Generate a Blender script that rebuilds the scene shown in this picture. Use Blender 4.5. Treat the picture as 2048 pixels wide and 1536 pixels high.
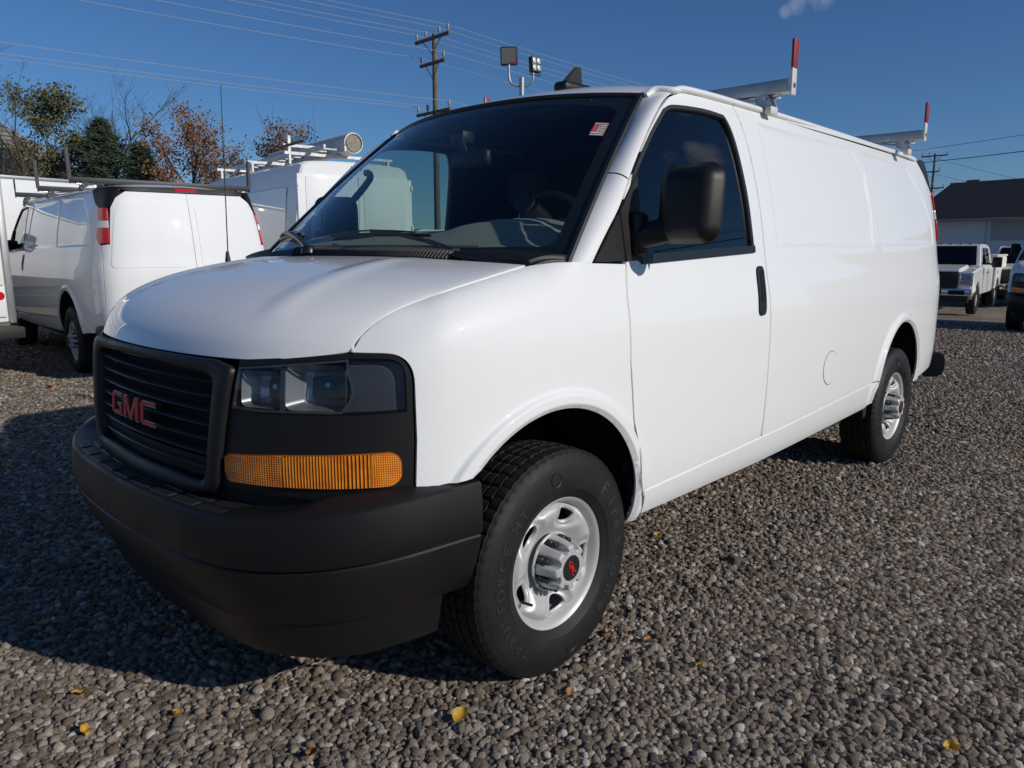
import bpy, bmesh, math, random
import numpy as np
from mathutils import Vector, Matrix, geometry
for o in list(bpy.data.objects): bpy.data.objects.remove(o)
SC = bpy.context.scene
COL = SC.collection
# ------------------------------------------------------------------ camera
cam = bpy.data.cameras.new('camera'); camo = bpy.data.objects.new('camera', cam); COL.objects.link(camo)
cam.sensor_width = 36.0; cam.lens = 1500.8/2048*36; cam.clip_start = 0.05; cam.clip_end = 3000
yaw, pit = math.radians(46.7514), math.radians(-10.2042)
fwd = Vector((math.sin(yaw)*math.cos(pit), math.cos(yaw)*math.cos(pit), math.sin(pit)))
camo.location = (-1.7938, -2.4449, 1.3901)
camo.rotation_euler = fwd.to_track_quat('-Z', 'Y').to_euler()
SC.camera = camo
SC.render.resolution_x, SC.render.resolution_y = 1024, 768
# ------------------------------------------------------------------ sun + sky
SUN_EL = math.radians(26.0); SUN_DIR = (0.24, -0.97)          # horizontal direction towards the sun
az = math.atan2(SUN_DIR[0], SUN_DIR[1])                        # clockwise from +Y
sv = Vector((math.sin(az)*math.cos(SUN_EL), math.cos(az)*math.cos(SUN_EL), math.sin(SUN_EL)))
sl = bpy.data.lights.new('sun', 'SUN'); so = bpy.data.objects.new('sun', sl); COL.objects.link(so)
sl.energy = 3.4; sl.angle = math.radians(0.55); sl.color = (1.0, 0.945, 0.86)
so.rotation_euler = (-sv).to_track_quat('-Z', 'Y').to_euler(); so.location = (6, -20, 14)
W = bpy.data.worlds.new('World'); SC.world = W; W.use_nodes = True
nt = W.node_tree; nt.nodes.clear()
wo = nt.nodes.new('ShaderNodeOutputWorld'); bg = nt.nodes.new('ShaderNodeBackground')
sky = nt.nodes.new('ShaderNodeTexSky'); sky.sky_type = 'NISHITA'; sky.sun_disc = False
sky.sun_elevation = SUN_EL; sky.sun_rotation = az
sky.air_density = 1.0; sky.dust_density = 0.0; sky.ozone_density = 10.0; sky.altitude = 0
tc = nt.nodes.new('ShaderNodeTexCoord')
cmix = nt.nodes.new('ShaderNodeMix'); cmix.data_type = 'RGBA'
nt.links.new(sky.outputs[0], cmix.inputs[6]); cmix.inputs[7].default_value = (9.0, 9.0, 9.2, 1)
nz = nt.nodes.new('ShaderNodeTexNoise'); nz.inputs['Scale'].default_value = 16; nz.inputs['Detail'].default_value = 9; nz.inputs['Roughness'].default_value = .62; nz.inputs['Distortion'].default_value = .5
nt.links.new(tc.outputs['Generated'], nz.inputs['Vector'])
def cloud_blob(d, size, amp):
    """soft puff of thin cloud in direction d, broken up by noise"""
    d = Vector(d).normalized()
    dp = nt.nodes.new('ShaderNodeVectorMath'); dp.operation = 'DOT_PRODUCT'; dp.inputs[1].default_value = d
    nrm = nt.nodes.new('ShaderNodeVectorMath'); nrm.operation = 'NORMALIZE'
    nt.links.new(tc.outputs['Generated'], nrm.inputs[0]); nt.links.new(nrm.outputs[0], dp.inputs[0])
    mr = nt.nodes.new('ShaderNodeMapRange'); mr.interpolation_type = 'SMOOTHSTEP'
    mr.inputs['From Min'].default_value = math.cos(size); mr.inputs['From Max'].default_value = 1.0
    mr.inputs['To Min'].default_value = 0; mr.inputs['To Max'].default_value = amp
    nt.links.new(dp.outputs['Value'], mr.inputs['Value'])
    return mr.outputs[0]
blobs = []
def pix_dir(x, y):
    f = 1500.8; r = Vector((math.cos(yaw), -math.sin(yaw), 0)); u = r.cross(fwd)
    return fwd + r*((x-1024)/f) - u*((y-768)/f)
for d, s, a in [(pix_dir(1640, -10), .034, .62), (pix_dir(1600, 6), .022, .6), (pix_dir(1572, 22), .013, .55), ((.86, -.377, .338), .045, 1.0), ((.84, -.41, .345), .03, .9), ((.55, -.75, .30), .12, .9), ((-.5, -.8, .4), .25, .9), ((-.9, .1, .42), .22, .8), ((.95, -.3, .6), .2, .8)]:
    blobs.append(cloud_blob(d, s, a))
acc = blobs[0]
for b in blobs[1:]:
    mx = nt.nodes.new('ShaderNodeMath'); mx.operation = 'MAXIMUM'; nt.links.new(acc, mx.inputs[0]); nt.links.new(b, mx.inputs[1]); acc = mx.outputs[0]
m1 = nt.nodes.new('ShaderNodeMath'); m1.operation = 'MULTIPLY_ADD'; m1.inputs[1].default_value = 0.42; m1.inputs[2].default_value = -0.56
nt.links.new(acc, m1.inputs[0])
m2 = nt.nodes.new('ShaderNodeMath'); m2.operation = 'ADD'; nt.links.new(m1.outputs[0], m2.inputs[0]); nt.links.new(nz.outputs['Fac'], m2.inputs[1])
m3 = nt.nodes.new('ShaderNodeMapRange'); m3.inputs['From Min'].default_value = 0.13; m3.inputs['From Max'].default_value = 0.5; m3.inputs['To Max'].default_value = .8
nt.links.new(m2.outputs[0], m3.inputs['Value'])
m4 = nt.nodes.new('ShaderNodeMath'); m4.operation = 'MULTIPLY'; nt.links.new(m3.outputs[0], m4.inputs[0]); nt.links.new(acc, m4.inputs[1])
nt.links.new(m4.outputs[0], cmix.inputs['Factor'])
nt.links.new(cmix.outputs[2], bg.inputs['Color']); bg.inputs['Strength'].default_value = 0.071
nt.links.new(bg.outputs[0], wo.inputs['Surface'])
SC.view_settings.view_transform = 'Standard'; SC.view_settings.look = 'None'
SC.view_settings.exposure = 0.0; SC.view_settings.gamma = 1.0
# ------------------------------------------------------------------ materials
MATS = {}
def mat(name, col, rough=.5, metal=0., spec=.5, coat=0., coat_rough=.03, noise=None, bump=None, emit=None):
    """procedural principled material; noise=(scale, amount[, colour2]) varies colour, bump=(scale, strength, distance)"""
    if name in MATS: return MATS[name]
    m = bpy.data.materials.new(name); m.use_nodes = True; n = m.node_tree; b = n.nodes['Principled BSDF']
    b.inputs['Base Color'].default_value = (*col, 1); b.inputs['Roughness'].default_value = rough
    b.inputs['Metallic'].default_value = metal; b.inputs['Specular IOR Level'].default_value = spec
    b.inputs['Coat Weight'].default_value = coat; b.inputs['Coat Roughness'].default_value = coat_rough
    t = n.nodes.new('ShaderNodeTexCoord')
    if noise:
        tx = n.nodes.new('ShaderNodeTexNoise'); tx.inputs['Scale'].default_value = noise[0]; tx.inputs['Detail'].default_value = 6; tx.inputs['Roughness'].default_value = .6
        n.links.new(t.outputs['Object'], tx.inputs['Vector'])
        mr = n.nodes.new('ShaderNodeMapRange'); mr.inputs['From Min'].default_value = .3; mr.inputs['From Max'].default_value = .7
        n.links.new(tx.outputs['Fac'], mr.inputs['Value'])
        c2 = noise[2] if len(noise) > 2 else tuple(max(0, c*(1-noise[1])) for c in col)
        mx = n.nodes.new('ShaderNodeMix'); mx.data_type = 'RGBA'; mx.inputs[6].default_value = (*col, 1); mx.inputs[7].default_value = (*c2, 1)
        n.links.new(mr.outputs[0], mx.inputs['Factor']); n.links.new(mx.outputs[2], b.inputs['Base Color'])
        rr = n.nodes.new('ShaderNodeMapRange'); rr.inputs['To Min'].default_value = max(.02, rough-.06); rr.inputs['To Max'].default_value = min(1, rough+.1)
        n.links.new(mr.outputs[0], rr.inputs['Value']); n.links.new(rr.outputs[0], b.inputs['Roughness'])
    if bump:
        tb = n.nodes.new('ShaderNodeTexNoise'); tb.inputs['Scale'].default_value = bump[0]; tb.inputs['Detail'].default_value = 4
        n.links.new(t.outputs['Object'], tb.inputs['Vector'])
        bp = n.nodes.new('ShaderNodeBump'); bp.inputs['Strength'].default_value = bump[1]; bp.inputs['Distance'].default_value = bump[2]
        n.links.new(tb.outputs['Fac'], bp.inputs['Height']); n.links.new(bp.outputs[0], b.inputs['Normal'])
    if emit: b.inputs['Emission Color'].default_value = (*emit[0], 1); b.inputs['Emission Strength'].default_value = emit[1]
    MATS[name] = m; return m
def glass(name, tint, ior=1.5, rough=0.0, bands=None):
    """thin automotive glass: tinted see-through plus fresnel mirror"""
    if name in MATS: return MATS[name]
    m = bpy.data.materials.new(name); m.use_nodes = True; n = m.node_tree; n.nodes.clear()
    o = n.nodes.new('ShaderNodeOutputMaterial'); tr = n.nodes.new('ShaderNodeBsdfTransparent'); gl = n.nodes.new('ShaderNodeBsdfGlossy')
    tr.inputs[0].default_value = (*tint, 1); gl.inputs['Roughness'].default_value = rough; gl.inputs['Color'].default_value = (1, 1, 1, 1)
    fr = n.nodes.new('ShaderNodeFresnel'); fr.inputs[0].default_value = ior; mx = n.nodes.new('ShaderNodeMixShader')
    g = n.nodes.new('ShaderNodeNewGeometry')                 # same mirror strength whichever side the ray comes from
    iv = n.nodes.new('ShaderNodeMath'); iv.operation = 'MULTIPLY_ADD'; iv.inputs[1].default_value = (1/ior-ior); iv.inputs[2].default_value = ior
    n.links.new(g.outputs['Backfacing'], iv.inputs[0]); n.links.new(iv.outputs[0], fr.inputs[0])
    n.links.new(fr.outputs[0], mx.inputs[0]); n.links.new(tr.outputs[0], mx.inputs[1]); n.links.new(gl.outputs[0], mx.inputs[2]); n.links.new(mx.outputs[0], o.inputs[0])
    if bands:                                                  # moulded ribs (fine relief) in the lens
        t = n.nodes.new('ShaderNodeTexCoord'); w = n.nodes.new('ShaderNodeTexWave'); w.bands_direction = bands[0]; w.inputs['Scale'].default_value = bands[1]
        n.links.new(t.outputs['Object'], w.inputs['Vector']); bp = n.nodes.new('ShaderNodeBump'); bp.inputs['Strength'].default_value = bands[2]; bp.inputs['Distance'].default_value = .004
        n.links.new(w.outputs['Fac'], bp.inputs['Height']); n.links.new(bp.outputs[0], gl.inputs['Normal']); n.links.new(bp.outputs[0], fr.inputs['Normal'])
    MATS[name] = m; return m
PAINT = mat('white_paint', (.80, .805, .80), .5, spec=.25, coat=.9, coat_rough=.02, noise=(.7, .03), bump=(2.2, .02, .02))
BLACK = mat('black_textured_plastic', (.0085, .0085, .009), .44, spec=.36, noise=(6, .3), bump=(900, .18, .002))
BLACKS = mat('black_satin_plastic', (.012, .012, .013), .33, spec=.45, noise=(5, .25))
DIRTY = mat('dusty_black_plastic', (.009, .0085, .008), .40, spec=.35, noise=(3.5, .4, (.015, .0135, .012)), bump=(600, .1, .002))
SEAL = mat('black_rubber_seal', (.012, .012, .013), .45)
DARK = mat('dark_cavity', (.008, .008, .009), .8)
TRIM = mat('dark_grey_interior_trim', (.035, .035, .037), .7, noise=(30, .2))
DASH = mat('grey_dashboard_vinyl', (.40, .395, .36), .65, noise=(40, .15))
SEATM = mat('grey_seat_cloth', (.05, .05, .055), .9, noise=(60, .3))
RUB = mat('tyre_rubber', (.0085, .0085, .009), .6, spec=.32, noise=(9, .35, (.014, .0135, .013)), bump=(160, .08, .002))
RUBT = mat('tyre_lettering_rubber', (.022, .022, .023), .5)
STEEL = mat('silver_painted_steel', (.50, .50, .49), .48, metal=.25, noise=(14, .10), coat=.1, coat_rough=.3)
ALU = mat('brushed_aluminium', (.52, .53, .54), .42, metal=.85, noise=(22, .25), bump=(120, .08, .002))
CHROME = mat('chrome', (.80, .81, .83), .16, metal=1.)
REDM = mat('red_enamel', (.55, .018, .022), .45, coat=.1)
REDT = mat('red_plastic_tip', (.26, .022, .030), .45, noise=(20, .2))
REDL = mat('red_lamp_lens', (.50, .012, .016), .18, coat=.6, bump=(180, .2, .003))
CLEARL = mat('pale_lamp_lens', (.62, .60, .58), .2, coat=.5)
GLASS = glass('windscreen_glass', (.66, .75, .71))
SGLASS = glass('side_window_glass', (.52, .64, .63))
TINT = glass('dark_window_glass', (.10, .13, .14), 1.55)
LENS = glass('headlamp_lens', (.88, .90, .92), 1.45)
LENSR = glass('ribbed_lamp_lens', (.62, .64, .68), 1.6, .09, ('Z', 55, .6))
# ------------------------------------------------------------------ mesh helpers
def tag(o, label=None, cat=None, group=None, kind=None):
    if label: o['label'] = label
    if cat: o['category'] = cat
    if group: o['group'] = group
    if kind: o['kind'] = kind
    return o
def empty(name, loc=(0, 0, 0), rz=0.):
    o = bpy.data.objects.new(name, None); COL.objects.link(o); o.location = loc; o.rotation_euler = (0, 0, rz); o.empty_display_size = .2; return o
def link(name, me, material, parent=None):
    o = bpy.data.objects.new(name, me); COL.objects.link(o)
    if material: 
        if not me.materials: me.materials.append(material)
    if parent: o.parent = parent
    return o
def mk(name, V, F, material, parent=None, smooth=False, normals=None, sharp=None):
    me = bpy.data.meshes.new(name); me.from_pydata([tuple(map(float, v)) for v in V], [], [tuple(map(int, f)) for f in F]); me.update()
    if smooth or normals is not None:
        me.polygons.foreach_set('use_smooth', [True]*len(me.polygons))
    if normals is not None: me.normals_split_custom_set_from_vertices([tuple(map(float, n)) for n in normals])
    elif smooth and sharp: me.set_sharp_from_angle(angle=math.radians(sharp))
    return link(name, me, material, parent)
def from_bm(name, bm, material, parent=None, smooth=None):
    me = bpy.data.meshes.new(name); bm.normal_update(); bm.to_mesh(me); bm.free()
    if smooth is not None:
        me.polygons.foreach_set('use_smooth', [True]*len(me.polygons)); me.set_sharp_from_angle(angle=math.radians(smooth))
    return link(name, me, material, parent)
def bm_box(bm, c, s, bev=0., rot=None, seg=2):
    r = bmesh.ops.create_cube(bm, size=1.0); vs = r['verts']
    bmesh.ops.scale(bm, vec=s, verts=vs)
    if bev > 0:
        es = list({e for v in vs for e in v.link_edges})
        b = bmesh.ops.bevel(bm, geom=es, offset=bev, segments=seg, affect='EDGES', profile=.5); vs = list({v for f in b['faces'] for v in f.verts} | {v for v in vs if v.is_valid})
    if rot is not None: bmesh.ops.rotate(bm, cent=(0, 0, 0), matrix=rot, verts=vs)
    bmesh.ops.translate(bm, vec=c, verts=vs); return vs
def box(name, c, s, material, parent=None, bev=0., rot=None, seg=2):
    bm = bmesh.new(); bm_box(bm, c, s, bev, rot, seg); return from_bm(name, bm, material, parent, 35 if bev else None)
def tube_geo(pts, rad, n=8, cap=True, flat=None):
    """swept tube along a polyline; rad may be a list; flat=(w,h) gives a rectangular bar with that section"""
    P = [Vector(p) for p in pts]; V = []; F = []
    up = Vector((0, 0, 1))
    N = 4 if flat else n
    for i, p in enumerate(P):
        t = (P[min(i+1, len(P)-1)]-P[max(i-1, 0)]).normalized()
        a = t.cross(up); 
        if a.length < 1e-4: a = t.cross(Vector((1, 0, 0)))
        a.normalize(); b = a.cross(t).normalized()
        r = rad[i] if isinstance(rad, (list, tuple, np.ndarray)) else rad
        for k in range(N):
            if flat:
                sx, sy = ((-1, -1), (1, -1), (1, 1), (-1, 1))[k]; V.append(p+a*sx*flat[0]/2+b*sy*flat[1]/2)
            else:
                an = 2*math.pi*k/N; V.append(p+a*math.cos(an)*r+b*math.sin(an)*r)
    for i in range(len(P)-1):
        for k in range(N):
            F.append((i*N+k, i*N+(k+1) % N, (i+1)*N+(k+1) % N, (i+1)*N+k))
    if cap: F.append(tuple(range(N))[::-1]); F.append(tuple((len(P)-1)*N+k for k in range(N)))
    return V, F
def tube(name, pts, rad, material, parent=None, n=8, flat=None, smooth=True):
    V, F = tube_geo(pts, rad, n, True, flat); return mk(name, V, F, material, parent, smooth=smooth and not flat, sharp=50)
def join_geo(parts):
    V, F = [], []
    for v, f in parts:
        k = len(V); V += list(v); F += [tuple(i+k for i in q) for q in f]
    return V, F
def lathe(prof, n=48, axis='Y', close=False):
    """prof: (axial, radius) list -> V,F round axis, outward = +axial"""
    V = []; F = []; m = len(prof)
    for k in range(n):
        a = 2*math.pi*k/n
        for y, r in prof:
            V.append((r*math.cos(a), -y, r*math.sin(a)) if axis == 'Y' else (r*math.cos(a), r*math.sin(a), y))
    for k in range(n):
        k2 = (k+1) % n
        for i in range(m-1 if not close else m):
            j = (i+1) % m; q = (k*m+i, k*m+j, k2*m+j, k2*m+i)
            F.append(q[::-1] if axis == 'Y' else q[::-1])
    return V, F
def cr(pts, n=8, closed=False):
    """Catmull-Rom through 2D/3D points"""
    P = [np.array(p, float) for p in pts]; out = []; L = len(P)
    for i in range(L if closed else L-1):
        p0 = P[(i-1) % L] if closed or i > 0 else 2*P[0]-P[1]; p1 = P[i]; p2 = P[(i+1) % L]
        p3 = P[(i+2) % L] if closed or i+2 < L else 2*P[-1]-P[-2]
        for k in range(n):
            t = k/n; out.append(.5*((2*p1)+(-p0+p2)*t+(2*p0-5*p1+4*p2-p3)*t*t+(-p0+3*p1-3*p2+p3)*t**3))
    if not closed: out.append(P[-1])
    return [tuple(o) for o in out]
def fillet(pts, r=.02, n=5):
    """closed polygon with rounded corners; a point may carry its own radius as third value"""
    out = []; L = len(pts)
    for i, p in enumerate(pts):
        rr = p[2] if len(p) > 2 else r
        c = np.array(p[:2], float); a = np.array(pts[i-1][:2], float)-c; b = np.array(pts[(i+1) % L][:2], float)-c
        la, lb = np.hypot(*a), np.hypot(*b)
        if rr <= 0 or la < 1e-6 or lb < 1e-6: out.append(tuple(c)); continue
        d = min(rr, la*.48, lb*.48); A = c+a/la*d; B = c+b/lb*d
        for k in range(n+1):
            t = k/n; out.append(tuple((1-t)**2*A+2*t*(1-t)*c+t*t*B))
    return out
def inpoly(P, poly):
    x, y = P[:, 0], P[:, 1]; q = np.array(poly); inside = np.zeros(len(P), bool); j = len(q)-1
    for i in range(len(q)):
        xi, yi = q[i]; xj, yj = q[j]
        with np.errstate(divide='ignore', invalid='ignore'):
            c = ((yi > y) != (yj > y)) & (x < (xj-xi)*(y-yi)/(yj-yi)+xi)
        inside ^= c; j = i
    return inside
def dense(poly, res):
    out = []; L = len(poly)
    for i in range(L):
        a = np.array(poly[i][:2], float); b = np.array(poly[(i+1) % L][:2], float); d = np.hypot(*(b-a))
        if d < 1e-6: continue
        k = max(1, int(math.ceil(d/res)))
        for t in range(k): out.append(tuple(a+(b-a)*t/k))
    return out
def panel(name, outline, surf, material, parent=None, holes=(), res=.03, thick=.012, extra=None, flip=False, mirror=False, eps=.003, reg=True):
    """sheet cut to `outline` in a 2D domain and laid on surf(a,b) -> xyz, with folded edges and analytic normals"""
    loops = [dense(outline, res)]+[dense(h, res) for h in holes]
    A = np.array(outline)[:, :2]; lo, hi = A.min(0), A.max(0)
    gx = np.arange(lo[0]+res*.5, hi[0], res); gy = np.arange(lo[1]+res*.5, hi[1], res*.87)
    G = np.array([(x+(res*.5 if j % 2 else 0), y) for j, y in enumerate(gy) for x in gx]).reshape(-1, 2)
    if extra is not None and len(extra):
        X_ = np.array(extra, float).reshape(-1, 2); X_ = X_[((X_ > lo-.05) & (X_ < hi+.05)).all(1)]
        if len(X_):
            q = X_[np.argsort(X_[:, 0])]; kp = np.ones(len(G), bool); r_ = res*.62
            i0 = np.searchsorted(q[:, 0], G[:, 0]-r_); i1 = np.searchsorted(q[:, 0], G[:, 0]+r_)
            for i in range(len(G)):
                s_ = q[i0[i]:i1[i]]
                if len(s_) and ((s_-G[i])**2).sum(1).min() < r_*r_: kp[i] = False
            G = np.concatenate([X_, G[kp]])
    if len(G):
        k = inpoly(G, loops[0])
        for h in loops[1:]: k &= ~inpoly(G, h)
        G = G[k]
        B = np.array([p for l in loops for p in l])
        if len(G):
            keep = np.ones(len(G), bool)
            for i in range(0, len(G), 2000):
                d = ((G[i:i+2000, None]-B[None])**2).sum(-1).min(1); keep[i:i+2000] = d > (res*.35)**2
            G = G[keep]
    vs = [Vector(p) for l in loops for p in l]+[Vector(p) for p in G]; ed = []; k = 0
    for l in loops: ed += [(k+i, k+(i+1) % len(l)) for i in range(len(l))]; k += len(l)
    r = geometry.delaunay_2d_cdt(vs, ed, [], 0, 1e-6); P2 = np.array([tuple(v) for v in r[0]]); T = np.array([f for f in r[2] if len(f) == 3])
    cen = P2[T].mean(1); ok = inpoly(cen, loops[0])
    for h in loops[1:]: ok &= ~inpoly(cen, h)
    T = T[ok]
    def ev(q): return surf(q[:, 0], q[:, 1])
    def nrm(q):
        da = ev(q+np.array([eps, 0]))-ev(q-np.array([eps, 0])); db = ev(q+np.array([0, eps]))-ev(q-np.array([0, eps]))
        n = np.cross(da, db); n /= np.linalg.norm(n, axis=1)[:, None]+1e-12; return -n if flip else n
    V = ev(P2); N = nrm(P2); F = T if not flip else T[:, ::-1]
    V = [V]; N = [N]; F = [F]; base = len(P2)
    if thick > 0:
        for li, l in enumerate(loops):
            q = np.array(l); p = ev(q); n = nrm(q); nx = np.roll(p, -1, 0)-np.roll(p, 1, 0)
            area = sum(l[i][0]*l[(i+1) % len(l)][1]-l[(i+1) % len(l)][0]*l[i][1] for i in range(len(l)))
            lat = np.cross(nx, n); lat /= np.linalg.norm(lat, axis=1)[:, None]+1e-12
            sg = 1 if (area > 0) == (li == 0) else -1
            if flip: sg = -sg
            lat = lat*sg
            mid = n+lat; mid /= np.linalg.norm(mid, axis=1)[:, None]
            V += [p, p-n*thick+lat*.0005]; N += [mid, lat]; L = len(l); a = np.arange(L); b = (a+1) % L
            f = np.stack([base+a, base+L+a, base+L+b, base+b], 1)
            # orient so the strip faces lat
            t = np.cross(V[-1][0]-V[-2][0], V[-1][1 % L]-V[-2][0])
            if np.dot(t, lat[0]) < 0: f = f[:, ::-1]
            F.append(f); base += 2*L
    V = np.concatenate(V); N = np.concatenate(N); FF = [tuple(f) for a in F for f in a]
    if mirror: V = V*np.array([1, -1, 1]); N = N*np.array([1, -1, 1]); FF = [f[::-1] for f in FF]
    return mk(name, V, FF, material, parent, normals=N)
def grid_surf(name, f, us, vs, material, parent=None, closed_u=False, smooth=True, sharp=None, flip=False):
    """regular grid f(u,v)->xyz"""
    U, Vv = np.meshgrid(us, vs, indexing='ij'); P = f(U.ravel(), Vv.ravel()); nu, nv = len(us), len(vs); F = []
    for i in range(nu if closed_u else nu-1):
        for j in range(nv-1):
            a, b = i*nv+j, ((i+1) % nu)*nv+j; q = (a, b, b+1, a+1); F.append(q[::-1] if flip else q)
    return mk(name, P, F, material, parent, smooth=smooth, sharp=sharp)
def sweep(name, path, prof, material, parent=None, close=False, sharp=35, up=(0, 0, 1), caps=True):
    """profile (side, up) swept along a 3D path; side = right of travel"""
    P = [Vector(p) for p in path]; V = []; F = []; m = len(prof); UP = Vector(up)
    for i, p in enumerate(P):
        t = (P[min(i+1, len(P)-1)]-P[max(i-1, 0)]).normalized(); a = t.cross(UP).normalized(); b = a.cross(t).normalized()
        pr = prof(i/(len(P)-1)) if callable(prof) else prof
        m = len(pr)
        for s, u in pr: V.append(p+a*s+b*u)
    for i in range(len(P)-1):
        for k in range(m if close else m-1):
            F.append((i*m+k, i*m+(k+1) % m, (i+1)*m+(k+1) % m, (i+1)*m+k))
    if close and caps: F.append(tuple(range(m))[::-1]); F.append(tuple((len(P)-1)*m+k for k in range(m)))
    bm = bmesh.new(); vv = [bm.verts.new(v) for v in V]
    for f in F:
        try: bm.faces.new([vv[i] for i in f])
        except ValueError: pass
    bmesh.ops.recalc_face_normals(bm, faces=bm.faces)
    return from_bm(name, bm, material, parent, sharp)
_txt = {}
def text_geo(body, size, extrude=.002, bold=0.):
    """lettering as mesh geometry in the XY plane, centred"""
    cu = bpy.data.curves.new('lettering', 'FONT'); cu.body = body; cu.size = size; cu.extrude = extrude; cu.offset = bold; cu.align_x = 'CENTER'; cu.align_y = 'CENTER'; cu.resolution_u = 3
    ob = bpy.data.objects.new('lettering', cu); COL.objects.link(ob); dg = bpy.context.evaluated_depsgraph_get()
    me = bpy.data.meshes.new_from_object(ob.evaluated_get(dg)); V = np.array([tuple(v.co) for v in me.vertices]); F = [tuple(p.vertices) for p in me.polygons]
    bpy.data.objects.remove(ob); bpy.data.curves.remove(cu); bpy.data.meshes.remove(me); return V, F
def children(o): return [c for c in bpy.data.objects if c.parent == o]
def copy_tree(o, parent=None, skip=()):
    c = o.copy(); COL.objects.link(c); c.parent = parent
    for ch in KIDS.get(o.name, []):
        if ch.name.split('.')[0] in skip: continue
        copy_tree(ch, c, skip)
    return c
KIDS = {}
def index_kids():
    KIDS.clear()
    for o in bpy.data.objects:
        if o.parent: KIDS.setdefault(o.parent.name, []).append(o)
class Spl:
    """natural cubic spline y(x), linear outside"""
    def __init__(s,x,y):
        x=np.asarray(x,float); y=np.asarray(y,float); n=len(x); h=np.diff(x)
        A=np.eye(n); b=np.zeros((n,)+y.shape[1:])
        for i in range(1,n-1):
            A[i,i-1]=h[i-1]; A[i,i]=2*(h[i-1]+h[i]); A[i,i+1]=h[i]
            b[i]=6*((y[i+1]-y[i])/h[i]-(y[i]-y[i-1])/h[i-1])
        s.x,s.y,s.h,s.m=x,y,h,np.linalg.solve(A,b)
    def __call__(s,q):
        q=np.asarray(q,float); qc=np.clip(q,s.x[0],s.x[-1])
        i=np.clip(np.searchsorted(s.x,qc)-1,0,len(s.x)-2)
        h=s.h[i]; a=(s.x[i+1]-qc)/h; b=(qc-s.x[i])/h
        if s.y.ndim>1: h,a,b=h[...,None],a[...,None],b[...,None]
        return a*s.y[i]+b*s.y[i+1]+((a**3-a)*s.m[i]+(b**3-b)*s.m[i+1])*h*h/6
def sst(a,b,x):
    t=np.clip((np.asarray(x,float)-a)/(b-a),0,1); return t*t*(3-2*t)
# ---- plan curve of the van at its widest (X rearward, half width W), front centre -> rear centre
PLAN=np.array([(-.915,-.25),(-.921,0),(-.912,.22),(-.888,.42),(-.848,.58),(-.79,.70),(-.72,.80),(-.635,.88),(-.53,.94),(-.40,.980),(-.2,1.007),(0,1.018),(.4,1.025),
 (1.0,1.027),(1.5,1.026),(2.0,1.019),(2.6,1.006),(3.2,.992),(3.6,.982),(3.9,.973),(4.2,.957),(4.35,.940),(4.46,.918),(4.56,.88),(4.63,.81),(4.68,.68),(4.71,.46),(4.73,.24),(4.735,0),(4.73,-.24)])
_d=np.r_[0,np.cumsum(np.hypot(*np.diff(PLAN,axis=0).T))]
_i0=int(np.argmin(abs(PLAN[:,0]-1.0)+abs(PLAN[:,1]-1.027)))
_d=_d-_d[_i0]+1.0
PLANS=Spl(_d,PLAN)
S_FRONT=_d[1]; S_REAR=_d[-2]
DZ=Spl([.15,.30,.40,.45,.5,.6,.72,.84,.95,1.06,1.2,1.30,1.385,1.555,1.70,1.79,1.88,1.95,2.01,2.08],
       [.14,.10,.06,.037,.023,.008,.002,0,0,.001,.014,.035,.049,.078,.110,.133,.158,.180,.204,.24])
DF=Spl([.3,.6,.75,.9,1.0,1.08,1.15,1.3],[0.03,.012,0,.006,.015,.03,.06,.12])
# fender top line (hood shut line) height along X
ZSH=Spl([-.90,-.80,-.705,-.685,-.66,-.625,-.56,-.45,-.29,-.12,.1],[1.02,1.045,1.112,1.15,1.185,1.216,1.246,1.278,1.312,1.342,1.37])
def plan(s):
    s=np.asarray(s,float); q=np.where(s<S_FRONT,2*S_FRONT-s,np.where(s>S_REAR,2*S_REAR-s,s))
    P=PLANS(q).copy(); P[...,1]*=np.where((s<S_FRONT)|(s>S_REAR),-1,1); return P
def wrap(s,z,bump=None):
    s=np.asarray(s,float); z=np.asarray(z,float); s,z=np.broadcast_arrays(s,z)
    P=plan(s); X,W=P[...,0],P[...,1]
    sx=np.clip(X,.25,3.75); dx=X-sx; dl=np.hypot(dx,W)+1e-9
    fr=sst(-.45,-.80,X)        # 1 = front fascia
    D=DZ(z)*(1-fr)+DF(z)*fr
    sh=sst(.10,-.12,X)*sst(-.72,-.50,X)
    zt=ZSH(X); q=np.clip((z-(zt-.14))/.145,0,.995)
    D=D+sh*.115*(1-np.sqrt(1-q*q))
    if bump is not None: D=D-bump(X,z)
    k=1-D/dl
    return np.stack([sx+dx*k,-W*k,z],-1)
# ================================================================== the cargo van
FA = (-.06, .471, .437); RA = (3.425, .484, .446)          # wheel arch circles: X, Z, radius
REC1 = [(1.50, 1.397), (2.865, 1.402), (2.865, 1.60), (2.885, 1.80), (2.72, 1.945), (1.50, 1.943)]
REC2 = [(2.985, 1.402), (4.27, 1.418), (4.27, 1.56), (4.10, 1.76), (3.80, 1.925), (2.90, 1.948), (2.93, 1.62)]
def sdf_convex(P, X, z):
    d = np.full(np.shape(X), -9.); n = len(P)
    for i in range(n):
        (x0, z0), (x1, z1) = P[i], P[(i+1) % n]; L = math.hypot(x1-x0, z1-z0)
        d = np.maximum(d, ((X-x0)*(z1-z0)-(z-z0)*(x1-x0))/L)
    return d
def zrock(X): return .512+.036*np.asarray(X)*.85
def bumpf(X, z):
    b = np.zeros(np.shape(X))
    for cx, cz, R in (FA, RA):
        e = np.hypot(X-cx, z-cz)-R
        b = b+.017*sst(.062, .040, e)*sst(.36, .44, z)-.016*sst(.016, -.004, e)
    for rc in (REC1, REC2):
        b = b-.0065*sst(.004, -.012, sdf_convex(rc, X, z))
    return b
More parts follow.
